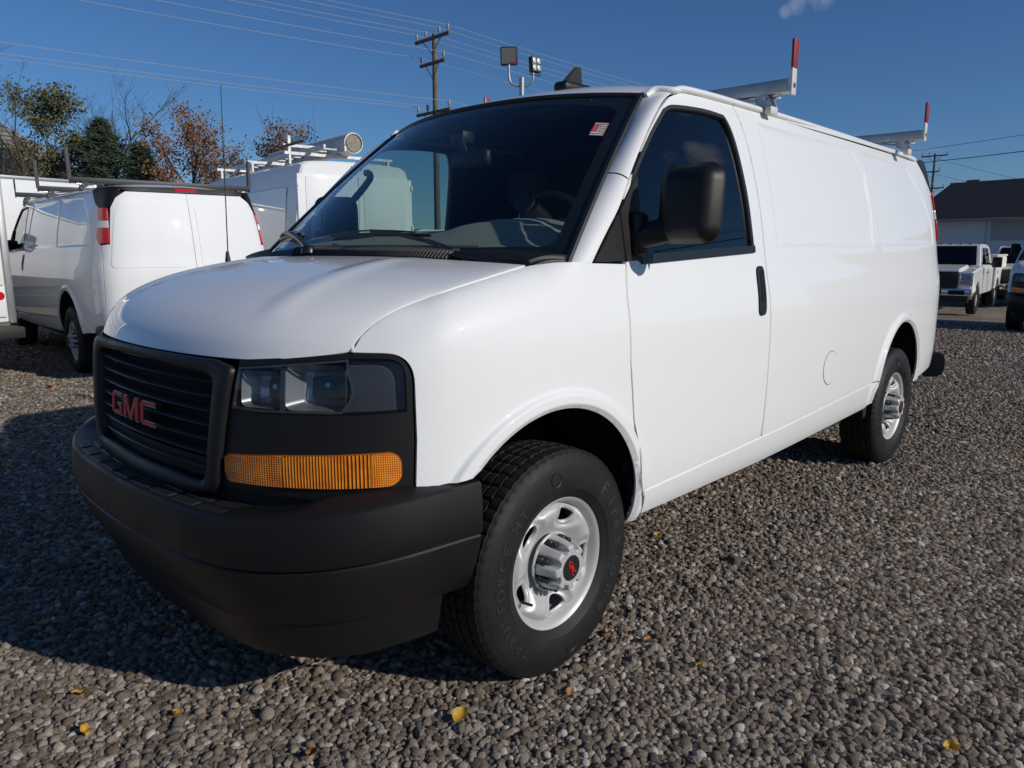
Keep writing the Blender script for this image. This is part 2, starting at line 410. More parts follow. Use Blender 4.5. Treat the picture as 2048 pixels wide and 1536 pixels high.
def side(s, z): return wrap(s, z, bumpf)
def woff(d, base=wrap):
    def f(s, z):
        e = .002; P = base(s, z); a = base(np.asarray(s)+e, z)-base(np.asarray(s)-e, z); b = base(s, np.asarray(z)+e)-base(s, np.asarray(z)-e)
        n = np.cross(a, b); n /= np.linalg.norm(n, axis=-1)[..., None]+1e-12
        return P+n*d
    return f
def s_of_X(x):
    q = np.linspace(S_FRONT, 3.0, 4000); return float(np.interp(x, plan(q)[:, 0], q))
def zsh_s(s): return ZSH(plan(s)[..., 0])
feat = []
for cx, cz, R in (FA, RA):
    for e in (.004, .012, .02, .038, .045, .052, .060, .068):
        feat += [(cx+(R+e)*math.cos(a), cz+(R+e)*math.sin(a)) for a in np.linspace(-.3, math.pi+.3, 90)]
for rc in (REC1, REC2):
    c = np.mean(rc, 0)
    for off in (.008, .002, -.004, -.009, -.015):
        q = dense([tuple(c+(np.array(p)-c)*(1+off/np.hypot(*(np.array(p)-c))*1.2)) for p in rc], .02); feat += q
WIN = cr([(.40, 1.60), (.439, 1.657), (.574, 1.789), (.70, 1.892)], 4)[:-1]+cr([(.70, 1.892), (.774, 1.916), (.985, 1.931), (1.13, 1.929), (1.18, 1.917), (1.222, 1.83), (1.246, 1.64), (1.252, 1.478), (1.255, 1.388)], 4)+[(.40, 1.352)]
def inset(poly, d):
    P = np.array(poly); n = len(P); out = []
    area = sum(P[i][0]*P[(i+1) % n][1]-P[(i+1) % n][0]*P[i][1] for i in range(n)); sg = 1 if area > 0 else -1
    for i in range(n):
        a = P[i]-P[i-1]; b = P[(i+1) % n]-P[i]; a = a/(np.hypot(*a)+1e-9); b = b/(np.hypot(*b)+1e-9)
        na = np.array([-a[1], a[0]])*sg; nb = np.array([-b[1], b[0]])*sg; m = na+nb; k = max(.35, np.dot(m, m)/2)
        out.append(tuple(P[i]+m/2/k*d))
    return out
def arch(c, a0, a1, n=40, g=0.): return [(c[0]+(c[2]+g)*math.cos(a), c[1]+(c[2]+g)*math.sin(a)) for a in np.linspace(a0, a1, n)]
# ---- windscreen surface: a in [-1,1] across (driver = -1), v in [0,1] up
def ws(a, v, lift=0.):
    a = np.asarray(a, float); v = np.asarray(v, float)
    Xe = .062+(.735-.062)*v; Ye = .948+(.752-.948)*v; Ze = 1.343+(1.966-1.343)*v+.018*4*v*(1-v)
    Xc = -.115+(.60+.115)*v; Zc = 1.385+(2.0-1.385)*v+.03*4*v*(1-v)
    g = np.abs(a)**2.3
    P = np.stack([Xc+(Xe-Xc)*g, a*Ye, Zc+(Ze-Zc)*g], -1)
    return P+np.array([-.68, 0, .73])*lift
# ---- roof
def roof(X, Y):
    X = np.asarray(X, float); Y = np.asarray(Y, float)
    r2 = np.abs(Y/.86)**2.6+np.clip((X-3.5)/1.04, 0, 2)**3*.9
    return np.stack([X, Y, 2.0+.098*(1-r2)-.095*np.clip((1.1-X)/.5, 0, 2)**2], -1)
# ---- bonnet: a in [-1,1] across, t in [0,1] front to rear
HT = Spl([0, .018, .05, .10, .18, .33, .55, .8, 1], [1.083, 1.122, 1.163, 1.200, 1.236, 1.281, 1.321, 1.351, 1.364])
SH0, SH1 = -.742, -.125
def bonnet(a, t):
    a = np.asarray(a, float); t = np.asarray(t, float)
    fs = S_FRONT+a*(SH0-S_FRONT)
    f = wrap(fs, 1.083+.034*np.abs(a)**6)
    es = SH0+(SH1-SH0)*np.clip(t, -.05, 1.05); E = wrap(es, zsh_s(es))          # shut line on the driver's wing
    r = np.stack([-.135+.02*a*a, -a*.872, 0*a], -1)
    tt = t+(1-t)*0
    X = f[..., 0]*(1-tt)+r[..., 0]*tt
    # lateral: follow the shut line at |a|=1
    Yc = f[..., 1]*(1-tt)+r[..., 1]*tt
    ex = E[..., 0]; ey = np.abs(E[..., 1])
    w6 = np.abs(a)**5
    X = X*(1-w6)+ex*w6; Y = Yc*(1-w6)-np.sign(a)*ey*w6
    ac = .66+(.47-.66)*t; q = np.abs(a)
    k = np.where(q < ac, .10*(q/ac)**2, .10+.90*np.clip((q-ac)/(1-ac), 0, 1.1))
    # smooth the crease a little
    e = .035; k = k*(1-sst(e, 0, np.abs(q-ac))*.0)
    zc = HT(t); ze = E[..., 2]
    return np.stack([X, Y, zc+(ze-zc)*k+.006*sst(.09, 0, np.abs(q-ac+.03))*sst(.02, .2, t)*sst(1.0, .85, t)], -1)
def poly_sx(pts): return [tuple(p) for p in pts]

def build_wheel(parent, loc, flip=False, detail=True):
    w = empty('wheel'); w.parent = parent; w.location = loc
    if flip: w.rotation_euler = (0, 0, math.pi)
    # tyre: (axial outward, radius); shoulder sipes cut into alternate segments
    prof = [(-.085, .212), (-.105, .222), (-.118, .25), (-.1225, .29), (-.118, .335), (-.106, .366), (-.098, .374)]
    tread = []
    ribs = [(-.094, -.060), (-.053, -.020), (-.013, .013), (.020, .053), (.060, .094)]
    def crown(y): return .3835-.35*y*y*1.6
    for i, (a, b) in enumerate(ribs):
        tread += [(a, crown(a)-.008 if i else crown(a)-.002), (a+.001, crown(a)), ((a+b)/2, crown((a+b)/2)), (b-.001, crown(b)), (b, crown(b)-.008 if i < 4 else crown(b)-.002)]
    prof2 = prof+tread+[(.098, .374), (.106, .366), (.1125, .350), (.115, .346), (.1165, .343), (.1205, .318), (.1225, .292), (.1215, .270), (.118, .252), (.1165, .2505), (.110, .237), (.103, .224), (.092, .212)]
    n = 240; V = []; F = []; m = len(prof2); i0 = len(prof); i1 = i0+len(tread)
    for k in range(n):
        a = 2*math.pi*k/n
        for i, (y, r) in enumerate(prof2):
            rr = r; aa = a
            if i0-1 <= i < i1+1:
                rib = (i-i0)//5
                if rib in (0, 4) or i in (i0-1, i1):
                    if k % 4 == 0: rr -= .0042
                elif k % 5 == 0: rr -= .005
                aa = a+(.006*math.sin(40*y+rib) if rib in (1, 3) else 0)
            V.append((rr*math.cos(aa), -y, rr*math.sin(aa)))
    for k in range(n):
        k2 = (k+1) % n
        for i in range(m-1): F.append((k*m+i, k*m+i+1, k2*m+i+1, k2*m+i))
    ty = mk('tyre', V, F, RUB, w, smooth=True, sharp=28)
    if detail:
        def arc_text(body, ang0, step, size, r, out, material, bold=.0, nm='tyre_lettering'):
            parts = []; an = ang0
            for ch in body:
                if ch != ' ':
                    v, f = text_geo(ch, size, .0016, bold)
                    # local x -> tangential clockwise, y -> radial
                    ca, sa = math.cos(an), math.sin(an); P = []
                    for x, y, z in v:
                        rr = r+y; th = -x/r
                        c2, s2 = math.cos(an+th), math.sin(an+th); yy = np.interp(rr, [.25, .27, .292, .318, .343], [.118, .1215, .1225, .1205, .1165])
                        P.append((rr*c2, -(yy+out+z), rr*s2))
                    mk('tyre_letter', P, f, material, w)
                an -= step*(.72 if ch in 'IiltrfJ ' else 1.0)
        arc_text('Firestone', math.radians(44), .222, .070, .298, .0004, RUBT, .0026)
        arc_text('TRANSFORCE HT', math.radians(-128), .150, .048, .296, .0004, RUBT, .001)
        for an in (math.radians(-82), math.radians(98)):
            ring = [((.3*math.cos(an)+.024*math.cos(t), -.123, .3*math.sin(an)+.024*math.sin(t))) for t in np.linspace(0, 2*math.pi, 20)]
            tube('tyre_emblem_ring', ring, .0016, RUBT, w, 5)
    # rim barrel and lip
    V, F = lathe([(-.09, .208), (-.1, .222), (-.096, .2225), (-.06, .2), (.04, .190), (.070, .198), (.090, .206), (.098, .215), (.101, .2205), (.099, .2235), (.094, .2235), (.088, .2195)], 72)
    rim = mk('rim', V, F, STEEL, w, smooth=True, sharp=40)
    def disc(x, z):
        r = np.hypot(x, z); y = np.interp(r, [0, .09, .105, .12, .15, .175, .188, .199], [.052, .052, .056, .066, .087, .092, .088, .072])
        return np.stack([x, -y, z], -1)
    DS = Spl([0, .06, .09, .105, .125, .15, .172, .188, .20], [.05, .05, .051, .056, .070, .087, .092, .086, .068])
    th5 = [math.radians(a) for a in (66, -8, -83, -156, 135)]
    def disc(x, z):
        r = np.hypot(x, z); y = DS(r); th = np.arctan2(z, x); dep = np.zeros(np.shape(r))
        for t in th5:
            d = np.hypot((r-.158)/.038, np.angle(np.exp(1j*(th-t)))*.158/.056); dep = dep+.014*sst(1.35, .85, d)
        return np.stack([x, -(y-dep), z], -1)
    out = [(.1995*math.cos(a), .1995*math.sin(a)) for a in np.linspace(0, 2*math.pi, 96, endpoint=False)]
    holes = []
    for t in th5:
        q = []
        for u in np.linspace(0, 2*math.pi, 22, endpoint=False):
            cu, su = math.cos(u), math.sin(u)
            rr = .157+.029*np.sign(cu)*abs(cu)**.7; tt = t+(.235+.06*cu)*np.sign(su)*abs(su)**.75
            q.append((rr*math.cos(tt), rr*math.sin(tt)))
        holes.append(q)
    panel('wheel_disc', out, disc, STEEL, w, holes, res=.010 if detail else .02, thick=.012, eps=.0015)
    V, F = lathe([(.0, .0), (.0, .15), (-.01, .196)], 32); mk('brake_drum', V, F, mat('rusty_brake_drum', (.09, .06, .045), .8, noise=(25, .5)), w, smooth=True)
    # centre cap with eight flutes
    lug = [math.radians(22.5+45*k) for k in range(8)]
    nr, na = 34, 128; V = []; F = []
    for i in range(nr+1):
        r = .100*i/nr
        for k in range(na):
            th = 2*math.pi*k/na; ph = abs(((th-math.radians(22.5)+math.pi/8) % (math.pi/4))-math.pi/8)/(math.pi/8)  # 0 at a lug, 1 between
            rt = .056+.015*float(sst(.34, .56, ph)); rw = .008+.022*float(sst(.25, .6, ph))
            y = .153+(.072-.153)*float(sst(rt, rt+rw, r))-.003*float(sst(.045, .0, r))
            if r > .088: y = .072+.006*math.sin((r-.088)/.012*math.pi)
            if ph > .62 and r > rt: y -= .0018*(math.sin(r*900) > 0)
            V.append((r*math.cos(th), -y, r*math.sin(th)))
    for i in range(nr):
        for k in range(na):
            a, b = i*na+k, i*na+(k+1) % na; F.append((a, a+na, b+na, b))
    mk('hub_cap', V, F, STEEL, w, smooth=True, sharp=60)
    V, F = lathe([(.1535, 0), (.1545, .041), (.152, .0435)], 32); mk('cap_badge', V, [f for f in F], SEAL, w)
    v, f = text_geo('GMC', .026, .0008, .0004); a = math.radians(38 if not flip else -20); R = Matrix.Rotation(-math.radians(62), 3, 'Z')
    P = [R @ Vector(q) for q in v]; mk('cap_lettering', [(q.x, -.1552-q.z, q.y) for q in P], f, REDM, w)
    for t in lug:
        V, F = lathe([(.07, .0), (.07, .0115), (.098, .0115), (.100, .009), (.118, .009), (.121, .006), (.121, 0)], 12)
        mk('lug_nut', [(x+.082*math.cos(t), y, z+.082*math.sin(t)) for x, y, z in V], F, SEAL, w, smooth=True, sharp=40)
    if detail:
        t = math.radians(-150); tube('valve_stem', [(.178*math.cos(t), -.075, .178*math.sin(t)), (.174*math.cos(t), -.118, .174*math.sin(t))], .005, SEAL, w, 8)
    return w

def build_van():
    R = empty('cargo_van')
    # ---------------------------------------------------------------- sheet metal, both sides
    top = [(s, float(zsh_s(s))-.003) for s in np.linspace(-.736, -.118, 26)]
    fender = [(-.568, .744), (-.562, .889)]+fillet([(-.562, .889, 0), (-.566, 1.1205, .085), (-.733, 1.124, 0)], 0, 10)[1:]+top[1:]+[(-.02, 1.349), (.055, 1.350), (.132, 1.345), (.313, 1.340), (.293, 1.222), (.296, 1.022), (.322, .828), (.370, .583), (.412, .47), (.440, .425), (.415, .42)]+arch(FA, -.12, math.radians(135.5), 50)+[(-.40, .762), (-.50, .755)]
    doorF = [(.380, .583), (.332, .828), (.305, 1.022), (.302, 1.222), (.323, 1.340), (.325, 1.520), (.37, 1.588), (.43, 1.655), (.56, 1.79), (.68, 1.894), (.77, 1.952), (.87, 1.985), (1.285, 1.990), (1.318, 1.925), (1.346, 1.787), (1.357, 1.555), (1.358, 1.30), (1.360, 1.06), (1.358, .84), (1.352, .60), (1.355, float(zrock(1.355))+.007), (.402, float(zrock(.4))+.007)]
    rs = 4.47
    panelS = [(1.368, .60), (1.369, .84), (1.371, 1.06), (1.369, 1.30), (1.368, 1.555), (1.357, 1.787), (1.326, 1.928), (1.296, 1.990), (4.17, 1.990), (4.25, 1.93), (4.35, 1.845), (rs-.01, 1.80), (rs+.02, 1.45), (rs+.06, 1.43), (rs+.10, 1.2), (rs+.10, .90), (rs+.07, .62), (4.40, .535), (3.98, .500)]+arch(RA, -.0, math.pi-.06, 60)+[(2.975, float(zrock(2.97))+.006), (1.368, float(zrock(1.37))+.006)]
    rocker = [(.452, float(zrock(.45))-.007), (2.965, float(zrock(2.97))-.007), (2.94, .47), (2.90, .44), (1.4, .415), (.47, .42)]
    for mir in (False, True):
        panel('fender', fender, side, PAINT, R, res=.026, extra=feat, mirror=mir, thick=.018)
        d = panel('door', doorF, side, PAINT, R, [WIN], res=.032, extra=feat, mirror=mir, thick=.02)
        panel('side_panel', panelS, side, PAINT, R, res=.034, extra=feat, mirror=mir, thick=.015)
        panel('rocker', rocker, woff(-.005, side), PAINT, R, res=.03, mirror=mir, thick=.03, extra=feat)
        # window glass and rubber
        panel('window_seal', inset(WIN, -.012), woff(.004), SEAL, d, [inset(WIN, .016)], res=.03, thick=.02, mirror=mir)
        panel('belt_moulding', fillet([(.405, 1.338), (1.262, 1.374), (1.262, 1.404), (.405, 1.370)], .006), woff(.008), BLACKS, d, res=.03, thick=.02, mirror=mir)
        g = panel('window_glass', inset(WIN, .012), woff(-.010), SGLASS, d, res=.05, thick=0, mirror=mir)
        panel('door_trim', [(.35, .6), (.33, 1.0), (.34, 1.34), (1.26, 1.37), (1.33, 1.3), (1.33, .6)], woff(-.05), TRIM, d, res=.1, thick=0, mirror=mir)
        panel('window_frame_trim', [(.40, 1.35), (.40, 1.58), (.56, 1.76), (.72, 1.91), (.9, 1.96), (1.33, 1.96), (1.34, 1.30), (1.27, 1.38)], woff(-.03), TRIM, d, [inset(WIN, .004)], res=.06, thick=0, mirror=mir)
        # handle
        HO = fillet([(1.245, 1.11), (1.312, 1.11), (1.330, 1.318), (1.262, 1.318)], .03)
        h = panel('door_handle', HO, woff(.006, side), BLACKS, d, [fillet([(1.268, 1.165), (1.306, 1.165), (1.320, 1.297), (1.282, 1.297)], .012)], res=.02, thick=.012, mirror=mir)
        panel('handle_recess', fillet([(1.266, 1.163), (1.308, 1.163), (1.322, 1.299), (1.280, 1.299)], .012), woff(.001, side), DARK, h, res=.03, thick=0, mirror=mir)
        panel('handle_grip', fillet([(1.270, 1.168), (1.286, 1.168), (1.300, 1.293), (1.284, 1.293)], .006), woff(.010, side), BLACK, h, res=.02, thick=.008, mirror=mir)
        # wheel wells
        for (cx, cz, rr) in (FA, RA):
            V = []; F = []; n = 26; sg = -1 if not mir else 1
            for k in range(n+1):
                a = -.25+(math.pi+(.5 if cx > 1 else -.10))*k/n
                V += [(cx+(rr+.002)*math.cos(a), sg*1.0, cz+(rr+.002)*math.sin(a)), (cx+(rr+.03)*math.cos(a), sg*.93, cz+(rr+.03)*math.sin(a)), (cx+(rr+.03)*math.cos(a), sg*.60, cz+(rr+.03)*math.sin(a))]
            V = [(x, sg*min(abs(y), abs(float(wrap(x, max(z, .42))[1]))-.012), z) if abs(y) > .95 else (x, y, z) for x, y, z in V]
            for k in range(n):
                for j in (0, 1): F.append((3*k+j, 3*k+j+1, 3*k+4+j, 3*k+3+j))
            F.append(tuple(3*k+2 for k in range(n+1)))
            mk('wheel_well', V, F, DARK, R, smooth=False)
        # black triangles in front of the window
        panel('corner_trim', [(.140, 1.349), (.306, 1.352), (.300, 1.505)], woff(.006), BLACK, R, res=.04, thick=.03, mirror=mir)
        sail = panel('mirror_sail', [(.312, 1.350), (.404, 1.352), (.412, 1.45), (.432, 1.64), (.306, 1.512)], woff(.010), BLACK, d, res=.04, thick=.03, mirror=mir)
        # windscreen pillar
        Ls = Spl(np.linspace(0, 1, 9), np.array([(.128, 1.345), (.205, 1.424), (.292, 1.506), (.352, 1.575), (.418, 1.655), (.548, 1.790), (.668, 1.896), (.76, 1.955), (.86, 1.988)]))
        def pillar(u, v):
            q = Ls(v); A = wrap(q[..., 0], q[..., 1]); B = ws(-1+0*v, v); n = np.array([-.55, -.75, .35])
            return B+(A-B)*u[..., None]+n*(.022*4*u*(1-u)*(.5+.5*v))[..., None]
        for nm, v0, v1 in (('pillar_base', 0.0, .455), ('windscreen_pillar', .462, 1.0)):
            Uu, Vv = np.meshgrid(np.linspace(.03, 1, 9), np.linspace(v0, v1, 24), indexing='ij'); P = pillar(Uu.ravel(), Vv.ravel()); F = []
            for i in range(8):
                for j in range(23): F.append((i*24+j, (i+1)*24+j, (i+1)*24+j+1, i*24+j+1))
            if mir: P = P*np.array([1, -1, 1])
            else: F = [f for f in F]
            bm = bmesh.new(); vv = [bm.verts.new(tuple(p)) for p in P]
            for f in F: bm.faces.new([vv[i] for i in f])
            bmesh.ops.recalc_face_normals(bm, faces=bm.faces)
            if sum(f.normal.y for f in bm.faces)*(1 if mir else -1) < 0: bmesh.ops.reverse_faces(bm, faces=bm.faces)
            from_bm(nm, bm, PAINT, R, 60)
        # gutter moulding above the doors
        gs = [(.80, 1.975), (.87, 1.992), (1.0, 1.998)]+[(x, 2.0+.004*math.sin((x-1)/3*math.pi)) for x in np.linspace(1.15, 3.95, 30)]+[(4.1, 1.992)]
        gp = [tuple(wrap(a, b)) for a, b in gs]; e = ws(-1., 1.); gp = [(e[0]-.01, e[1]-.012, e[2]-.012), (e[0]+.03, e[1]-.028, e[2]+.016)]+gp
        gp = cr(gp, 3); 
        if mir: gp = [(x, -y, z) for x, y, z in gp]
        tube('roof_gutter', [(x, y*1.006, z+.004) for x, y, z in gp], .0135, PAINT, R, 10)
        # mirror
        sgn = 1 if mir else -1
        bm = bmesh.new(); bm_box(bm, (0, 0, 0), (.110, .228, .260), .056, seg=6)
        for v in bm.verts:
            if v.co.x < 0: v.co.y *= .93; v.co.z *= .95
            v.co.x += .012*(v.co.z/.13)
        mx_, my_ = (.450, 1.137) if not mir else (.565, 1.065)       # passenger mirror is folded back along the door
        if mir: bmesh.ops.rotate(bm, cent=(0, 0, 0), matrix=Matrix.Rotation(math.radians(62), 3, 'Z'), verts=bm.verts)
        bmesh.ops.translate(bm, vec=(mx_, sgn*my_, 1.536), verts=bm.verts); mh = from_bm('mirror_housing', bm, BLACK, d, 50)
        if not mir: box('mirror_glass', (mx_+.055, sgn*my_, 1.536), (.004, .145, .21), CHROME, mh, .0)
        tube('mirror_arm', [(.385, sgn*.975, 1.425), (.395, sgn*1.02, 1.44), ((.415+mx_)/2, sgn*1.065, 1.452), (mx_-.01, sgn*(my_-.05), 1.462)], [.042, .044, .042, .040], BLACK, d, 14)
        bm = bmesh.new(); bm_box(bm, (.385, sgn*.985, 1.44), (.075, .05, .15), .022, seg=3); from_bm('mirror_base', bm, BLACK, d, 50)
    # inner shell behind the shut lines, floor and load space
    for mir in (False, True):
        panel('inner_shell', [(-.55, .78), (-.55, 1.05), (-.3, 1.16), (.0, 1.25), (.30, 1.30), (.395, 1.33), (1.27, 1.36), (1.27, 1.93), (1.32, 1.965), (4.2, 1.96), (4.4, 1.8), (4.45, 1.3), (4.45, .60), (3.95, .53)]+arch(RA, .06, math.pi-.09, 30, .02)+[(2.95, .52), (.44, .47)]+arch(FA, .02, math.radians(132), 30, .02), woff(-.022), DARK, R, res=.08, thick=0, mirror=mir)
    box('underbody', (1.95, 0, .44), (5.2, 1.36, .12), DARK, R)
    box('underbody', (1.68, 0, .42), (2.1, 1.76, .10), DARK, R)
    box('cabin_floor', (1.0, 0, .56), (1.6, 1.8, .02), TRIM, R)
    # fuel filler flap, proud hairline disc
    fc = (2.128, .785)
    panel('fuel_flap', [(fc[0]+.095*math.cos(a), fc[1]+.085*math.sin(a)) for a in np.linspace(0, 2*math.pi, 40, endpoint=False)], woff(.0025, side), PAINT, R, res=.04, thick=.004)
    panel('fuel_flap_gap', [(fc[0]+.099*math.cos(a), fc[1]+.089*math.sin(a)) for a in np.linspace(0, 2*math.pi, 40, endpoint=False)], woff(.0008, side), mat('grey_gap', (.12, .12, .12), .7), R, res=.05, thick=.0)
    # ---------------------------------------------------------------- bonnet, roof, windscreen
    B = [(a, .004) for a in np.linspace(-.993, .993, 40)]+[(.993, t) for t in np.linspace(.02, .98, 40)]+[(a, .996) for a in np.linspace(.993, -.993, 40)]+[(-.993, t) for t in np.linspace(.98, .02, 40)]
    xt = [(a, t) for t in (.01, .02, .03, .045, .06, .08, .10, .13) for a in np.linspace(-.98, .98, 70)]+[(sg*(.66-.19*t+o), t) for sg in (-1, 1) for t in np.linspace(.15, .97, 40) for o in (-.09, -.06, -.03, 0, .02, .05)]
    panel('bonnet', B, bonnet, PAINT, R, res=.035, extra=xt, flip=False, thick=.014, eps=.004)
    box('engine_bay', (-.35, 0, 1.0), (.75, 1.3, .30), DARK, R)
    edge = [tuple(ws(a, 1.0)) for a in np.linspace(-1, 1, 31)]
    ro = [(x+.006, y) for x, y, z in edge]+[(.85, .828), (1.2, .835), (2.2, .832), (3.4, .812), (4.0, .80), (4.18, .76), (4.36, .60), (4.45, .35), (4.47, 0), (4.45, -.35), (4.36, -.60), (4.18, -.76), (4.0, -.80), (3.4, -.812), (2.2, -.832), (1.2, -.835), (.85, -.828)]
    def roof2(X, Y):
        P = roof(X, Y); a = np.clip(np.abs(Y)/.752, 0, 1.0)**2.3; zt = 2.0+(1.966-2.0)*a; xt_ = .60+.135*a
        k = sst(.34, 0., np.asarray(X)-xt_); dz = np.clip(np.asarray(X)-xt_, 0, 1)
        P[..., 2] = P[..., 2]*(1-k)+(zt+.006+dz*.36-dz*dz*.42)*k; return P
    panel('roof', ro, roof2, PAINT, R, res=.05, thick=.02, eps=.006)
    panel('headliner', [(x*.97+.05, y*.95) for x, y in ro], lambda X, Y: roof2(X, Y)-np.array([0, 0, .05]), TRIM, R, res=.2, thick=0)
    wo_ = [(a, .01) for a in np.linspace(-.985, .985, 30)]+[(.985, .5), (.985, .99)]+[(a, .99) for a in np.linspace(.985, -.985, 30)]+[(-.985, .5)]
    wi_ = fillet([(-.925, .07, .06), (-.60, .035), (0, .03), (.60, .035), (.925, .07, .06), (.915, .90, .06), (.6, .93), (0, .935), (-.6, .93), (-.915, .90, .06)], .02)
    W_ = panel('windscreen', wo_, lambda a, v: ws(a, v), GLASS, R, res=.06, thick=0, flip=True)
    panel('windscreen_border', wo_, lambda a, v: ws(a, v, -.004), SEAL, W_, [wi_], res=.05, thick=0, flip=True)
    for sg in (-1, 1): sweep('windscreen_seal', [tuple(ws(sg*.992, v, .004)) for v in np.linspace(.0, 1, 24)], [(-.012, -.004), (-.008, .006), (.008, .006), (.012, -.004)], SEAL, W_, close=True, up=(-.68, 0, .73))
    sweep('windscreen_seal', [tuple(ws(a, .995, .003)) for a in np.linspace(-1, 1, 40)], [(-.010, -.004), (-.006, .005), (.006, .005), (.010, -.004)], SEAL, W_, close=True, up=(-.68, 0, .73))
    # inspection sticker inside the glass
    def stk(a, v): return ws(a, v, .0015)
    st = panel('windscreen_sticker', [(-.914, .680), (-.854, .680), (-.854, .771), (-.914, .771)], stk, mat('sticker_white', (.72, .70, .66), .6), W_, res=.03, thick=0, flip=True)
    def stk2(a, v): return ws(a, v, .0025)
    pm = mat('sticker_red', (.5, .04, .05), .6); bm_ = mat('sticker_black_print', (.03, .03, .03), .6)
    for k in range(4): panel('sticker_print', [(-.880, .706+k*.0135), (-.857, .706+k*.0135), (-.857, .716+k*.0135), (-.880, .716+k*.0135)], stk2, pm, st, res=.03, thick=0, flip=True)
    for (x0, x1, y0, y1) in [(-.914, -.9115, .68, .771), (-.8565, -.854, .68, .771), (-.914, -.854, .68, .683), (-.914, -.854, .768, .771)]: panel('sticker_print', [(x0, y0), (x1, y0), (x1, y1), (x0, y1)], stk2, pm, st, res=.05, thick=0, flip=True)
    rng = random.Random(4)
    for r_ in range(6):
        x = -.909
        while x < (-.884 if r_ in (1, 2, 3, 4) else -.862):
            w_ = rng.uniform(.003, .006); y0 = .689+r_*.0132
            panel('sticker_print', [(x, y0), (x+w_, y0), (x+w_, y0+.007), (x, y0+.007)], stk2, bm_, st, res=.05, thick=0, flip=True); x += w_+.0025
    # ---------------------------------------------------------------- cowl, wipers, aerial
    def cowl(a, v):
        A = bonnet(np.clip(a, -1, 1)*.985, 1.0+0*v)-np.array([0, 0, .012]); Bp = ws(-a, .02+0*v)
        return A+(Bp-A)*v[..., None]+np.array([0, 0, 1.])*(.012*np.sin(np.pi*v))[..., None]
    cw = panel('cowl', [(a, .0) for a in np.linspace(-1.0, 1.0, 30)]+[(a, 1.0) for a in np.linspace(1.0, -1.0, 30)], cowl, BLACK, R, res=.06, thick=.01)
    lv = []
    for a in np.linspace(-.42, .62, 64):
        p0 = cowl(np.array([a]), np.array([.12]))[0]; p1 = cowl(np.array([a]), np.array([.62]))[0]
        lv.append(tube_geo([(p0[0], p0[1], p0[2]+.004), tuple((p0+p1)/2+np.array([0, 0, .012])), (p1[0], p1[1]-.01, p1[2]+.006)], 0, flat=(.0035, .012)))
    tag(mk('cowl_louvres', *join_geo(lv), mat('grey_louvre_plastic', (.06, .058, .055), .55), cw), kind='stuff')
    for sg in (-1, 1):
        q = [(sg*.62, .2), (sg*.80, .1), (sg*.97, .15), (sg*1.0, .9), (sg*.80, .85)]
        panel('cowl_end_cap', q if sg > 0 else q[::-1], lambda a, v: cowl(a, v)+np.array([0, 0, .014]), BLACK, cw, res=.05, thick=.02)
    def wpt(a, v, l=.012): return tuple(ws(-a, v, l))
    for piv, elb, tip0, tip1 in [((.675, -.025), (.45, .085), (.44, .072), (-.175, .068)), ((-.25, -.012), (-.52, .13), (-.50, .10), (-.93, .115))]:
        q0 = np.array(wpt(piv[0], piv[1], .02)); q1 = np.array(wpt(elb[0], elb[1], .03)); b0, b1 = tip0, tip1
        mid = ((b0[0]+b1[0])/2, (b0[1]+b1[1])/2); qm = np.array(wpt(mid[0], mid[1], .028))
        wp = tube('wiper_arm', [tuple(q0), tuple(q0*.6+qm*.4+np.array([0, 0, .015])), tuple(q0*.25+qm*.75+np.array([0, 0, .012])), tuple(qm)], 0, BLACKS, R, flat=(.022, .012))
        bl = [wpt(b0[0]+(b1[0]-b0[0])*t, b0[1]+(b1[1]-b0[1])*t, .008) for t in np.linspace(0, 1, 12)]
        tube('wiper_blade', bl, 0, SEAL, wp, flat=(.012, .012))
        tube('wiper_frame', [wpt(b0[0]+(b1[0]-b0[0])*t, b0[1]+(b1[1]-b0[1])*t, .016+.014*math.sin(math.pi*t)) for t in np.linspace(.12, .88, 9)], 0, BLACKS, wp, flat=(.009, .006))
        V, F = lathe([(0, .03), (.02, .028), (.03, .018), (.03, 0)], 20, 'Z'); mk('wiper_pivot', [(x+q0[0], y+q0[1], z+q0[2]-.015) for x, y, z in V], F, BLACKS, wp, smooth=True, sharp=40)
    ab = np.array(wrap(-.13, float(zsh_s(-.13)))); ab = np.array([-.17, .845, 1.330])
    ae = tube('aerial_mast', [tuple(ab+np.array([0, 0, .0])), tuple(ab+np.array([.002, .0, .05])), tuple(ab+np.array([.015, -.01, .76]))], [.0055, .0028, .0022], SEAL, R, 6)
    V, F = lathe([(-.01, .013), (.012, .012), (.05, .006), (.05, 0)], 14, 'Z'); mk('aerial_base', [(x+ab[0], y+ab[1], z+ab[2]) for x, y, z in V], F, SEAL, ae, smooth=True, sharp=40)
    # shark-fin aerial on the roof
    fb = roof2(np.array([1.03]), np.array([-.17]))[0]; bm = bmesh.new(); bm_box(bm, (0, 0, .012), (.20, .10, .05), .022, seg=4)
    for v in bm.verts: v.co.y *= 1-.25*max(0, -v.co.x/.1)
    bmesh.ops.translate(bm, vec=tuple(fb), verts=bm.verts); fo = from_bm('roof_aerial_base', bm, BLACK, R, 50)
    Vf = [(-.07, -.013, .035), (-.07, .013, .035), (.055, .015, .035), (.055, -.015, .035), (.012, -.006, .115), (.012, .006, .115), (.056, .008, .118), (.056, -.008, .118)]
    Ff = [(0, 1, 2, 3), (4, 7, 6, 5), (0, 4, 5, 1), (1, 5, 6, 2), (2, 6, 7, 3), (3, 7, 4, 0)]
    bm = bmesh.new(); vv = [bm.verts.new(v) for v in Vf]; [bm.faces.new([vv[i] for i in f]) for f in Ff]; bmesh.ops.recalc_face_normals(bm, faces=bm.faces)
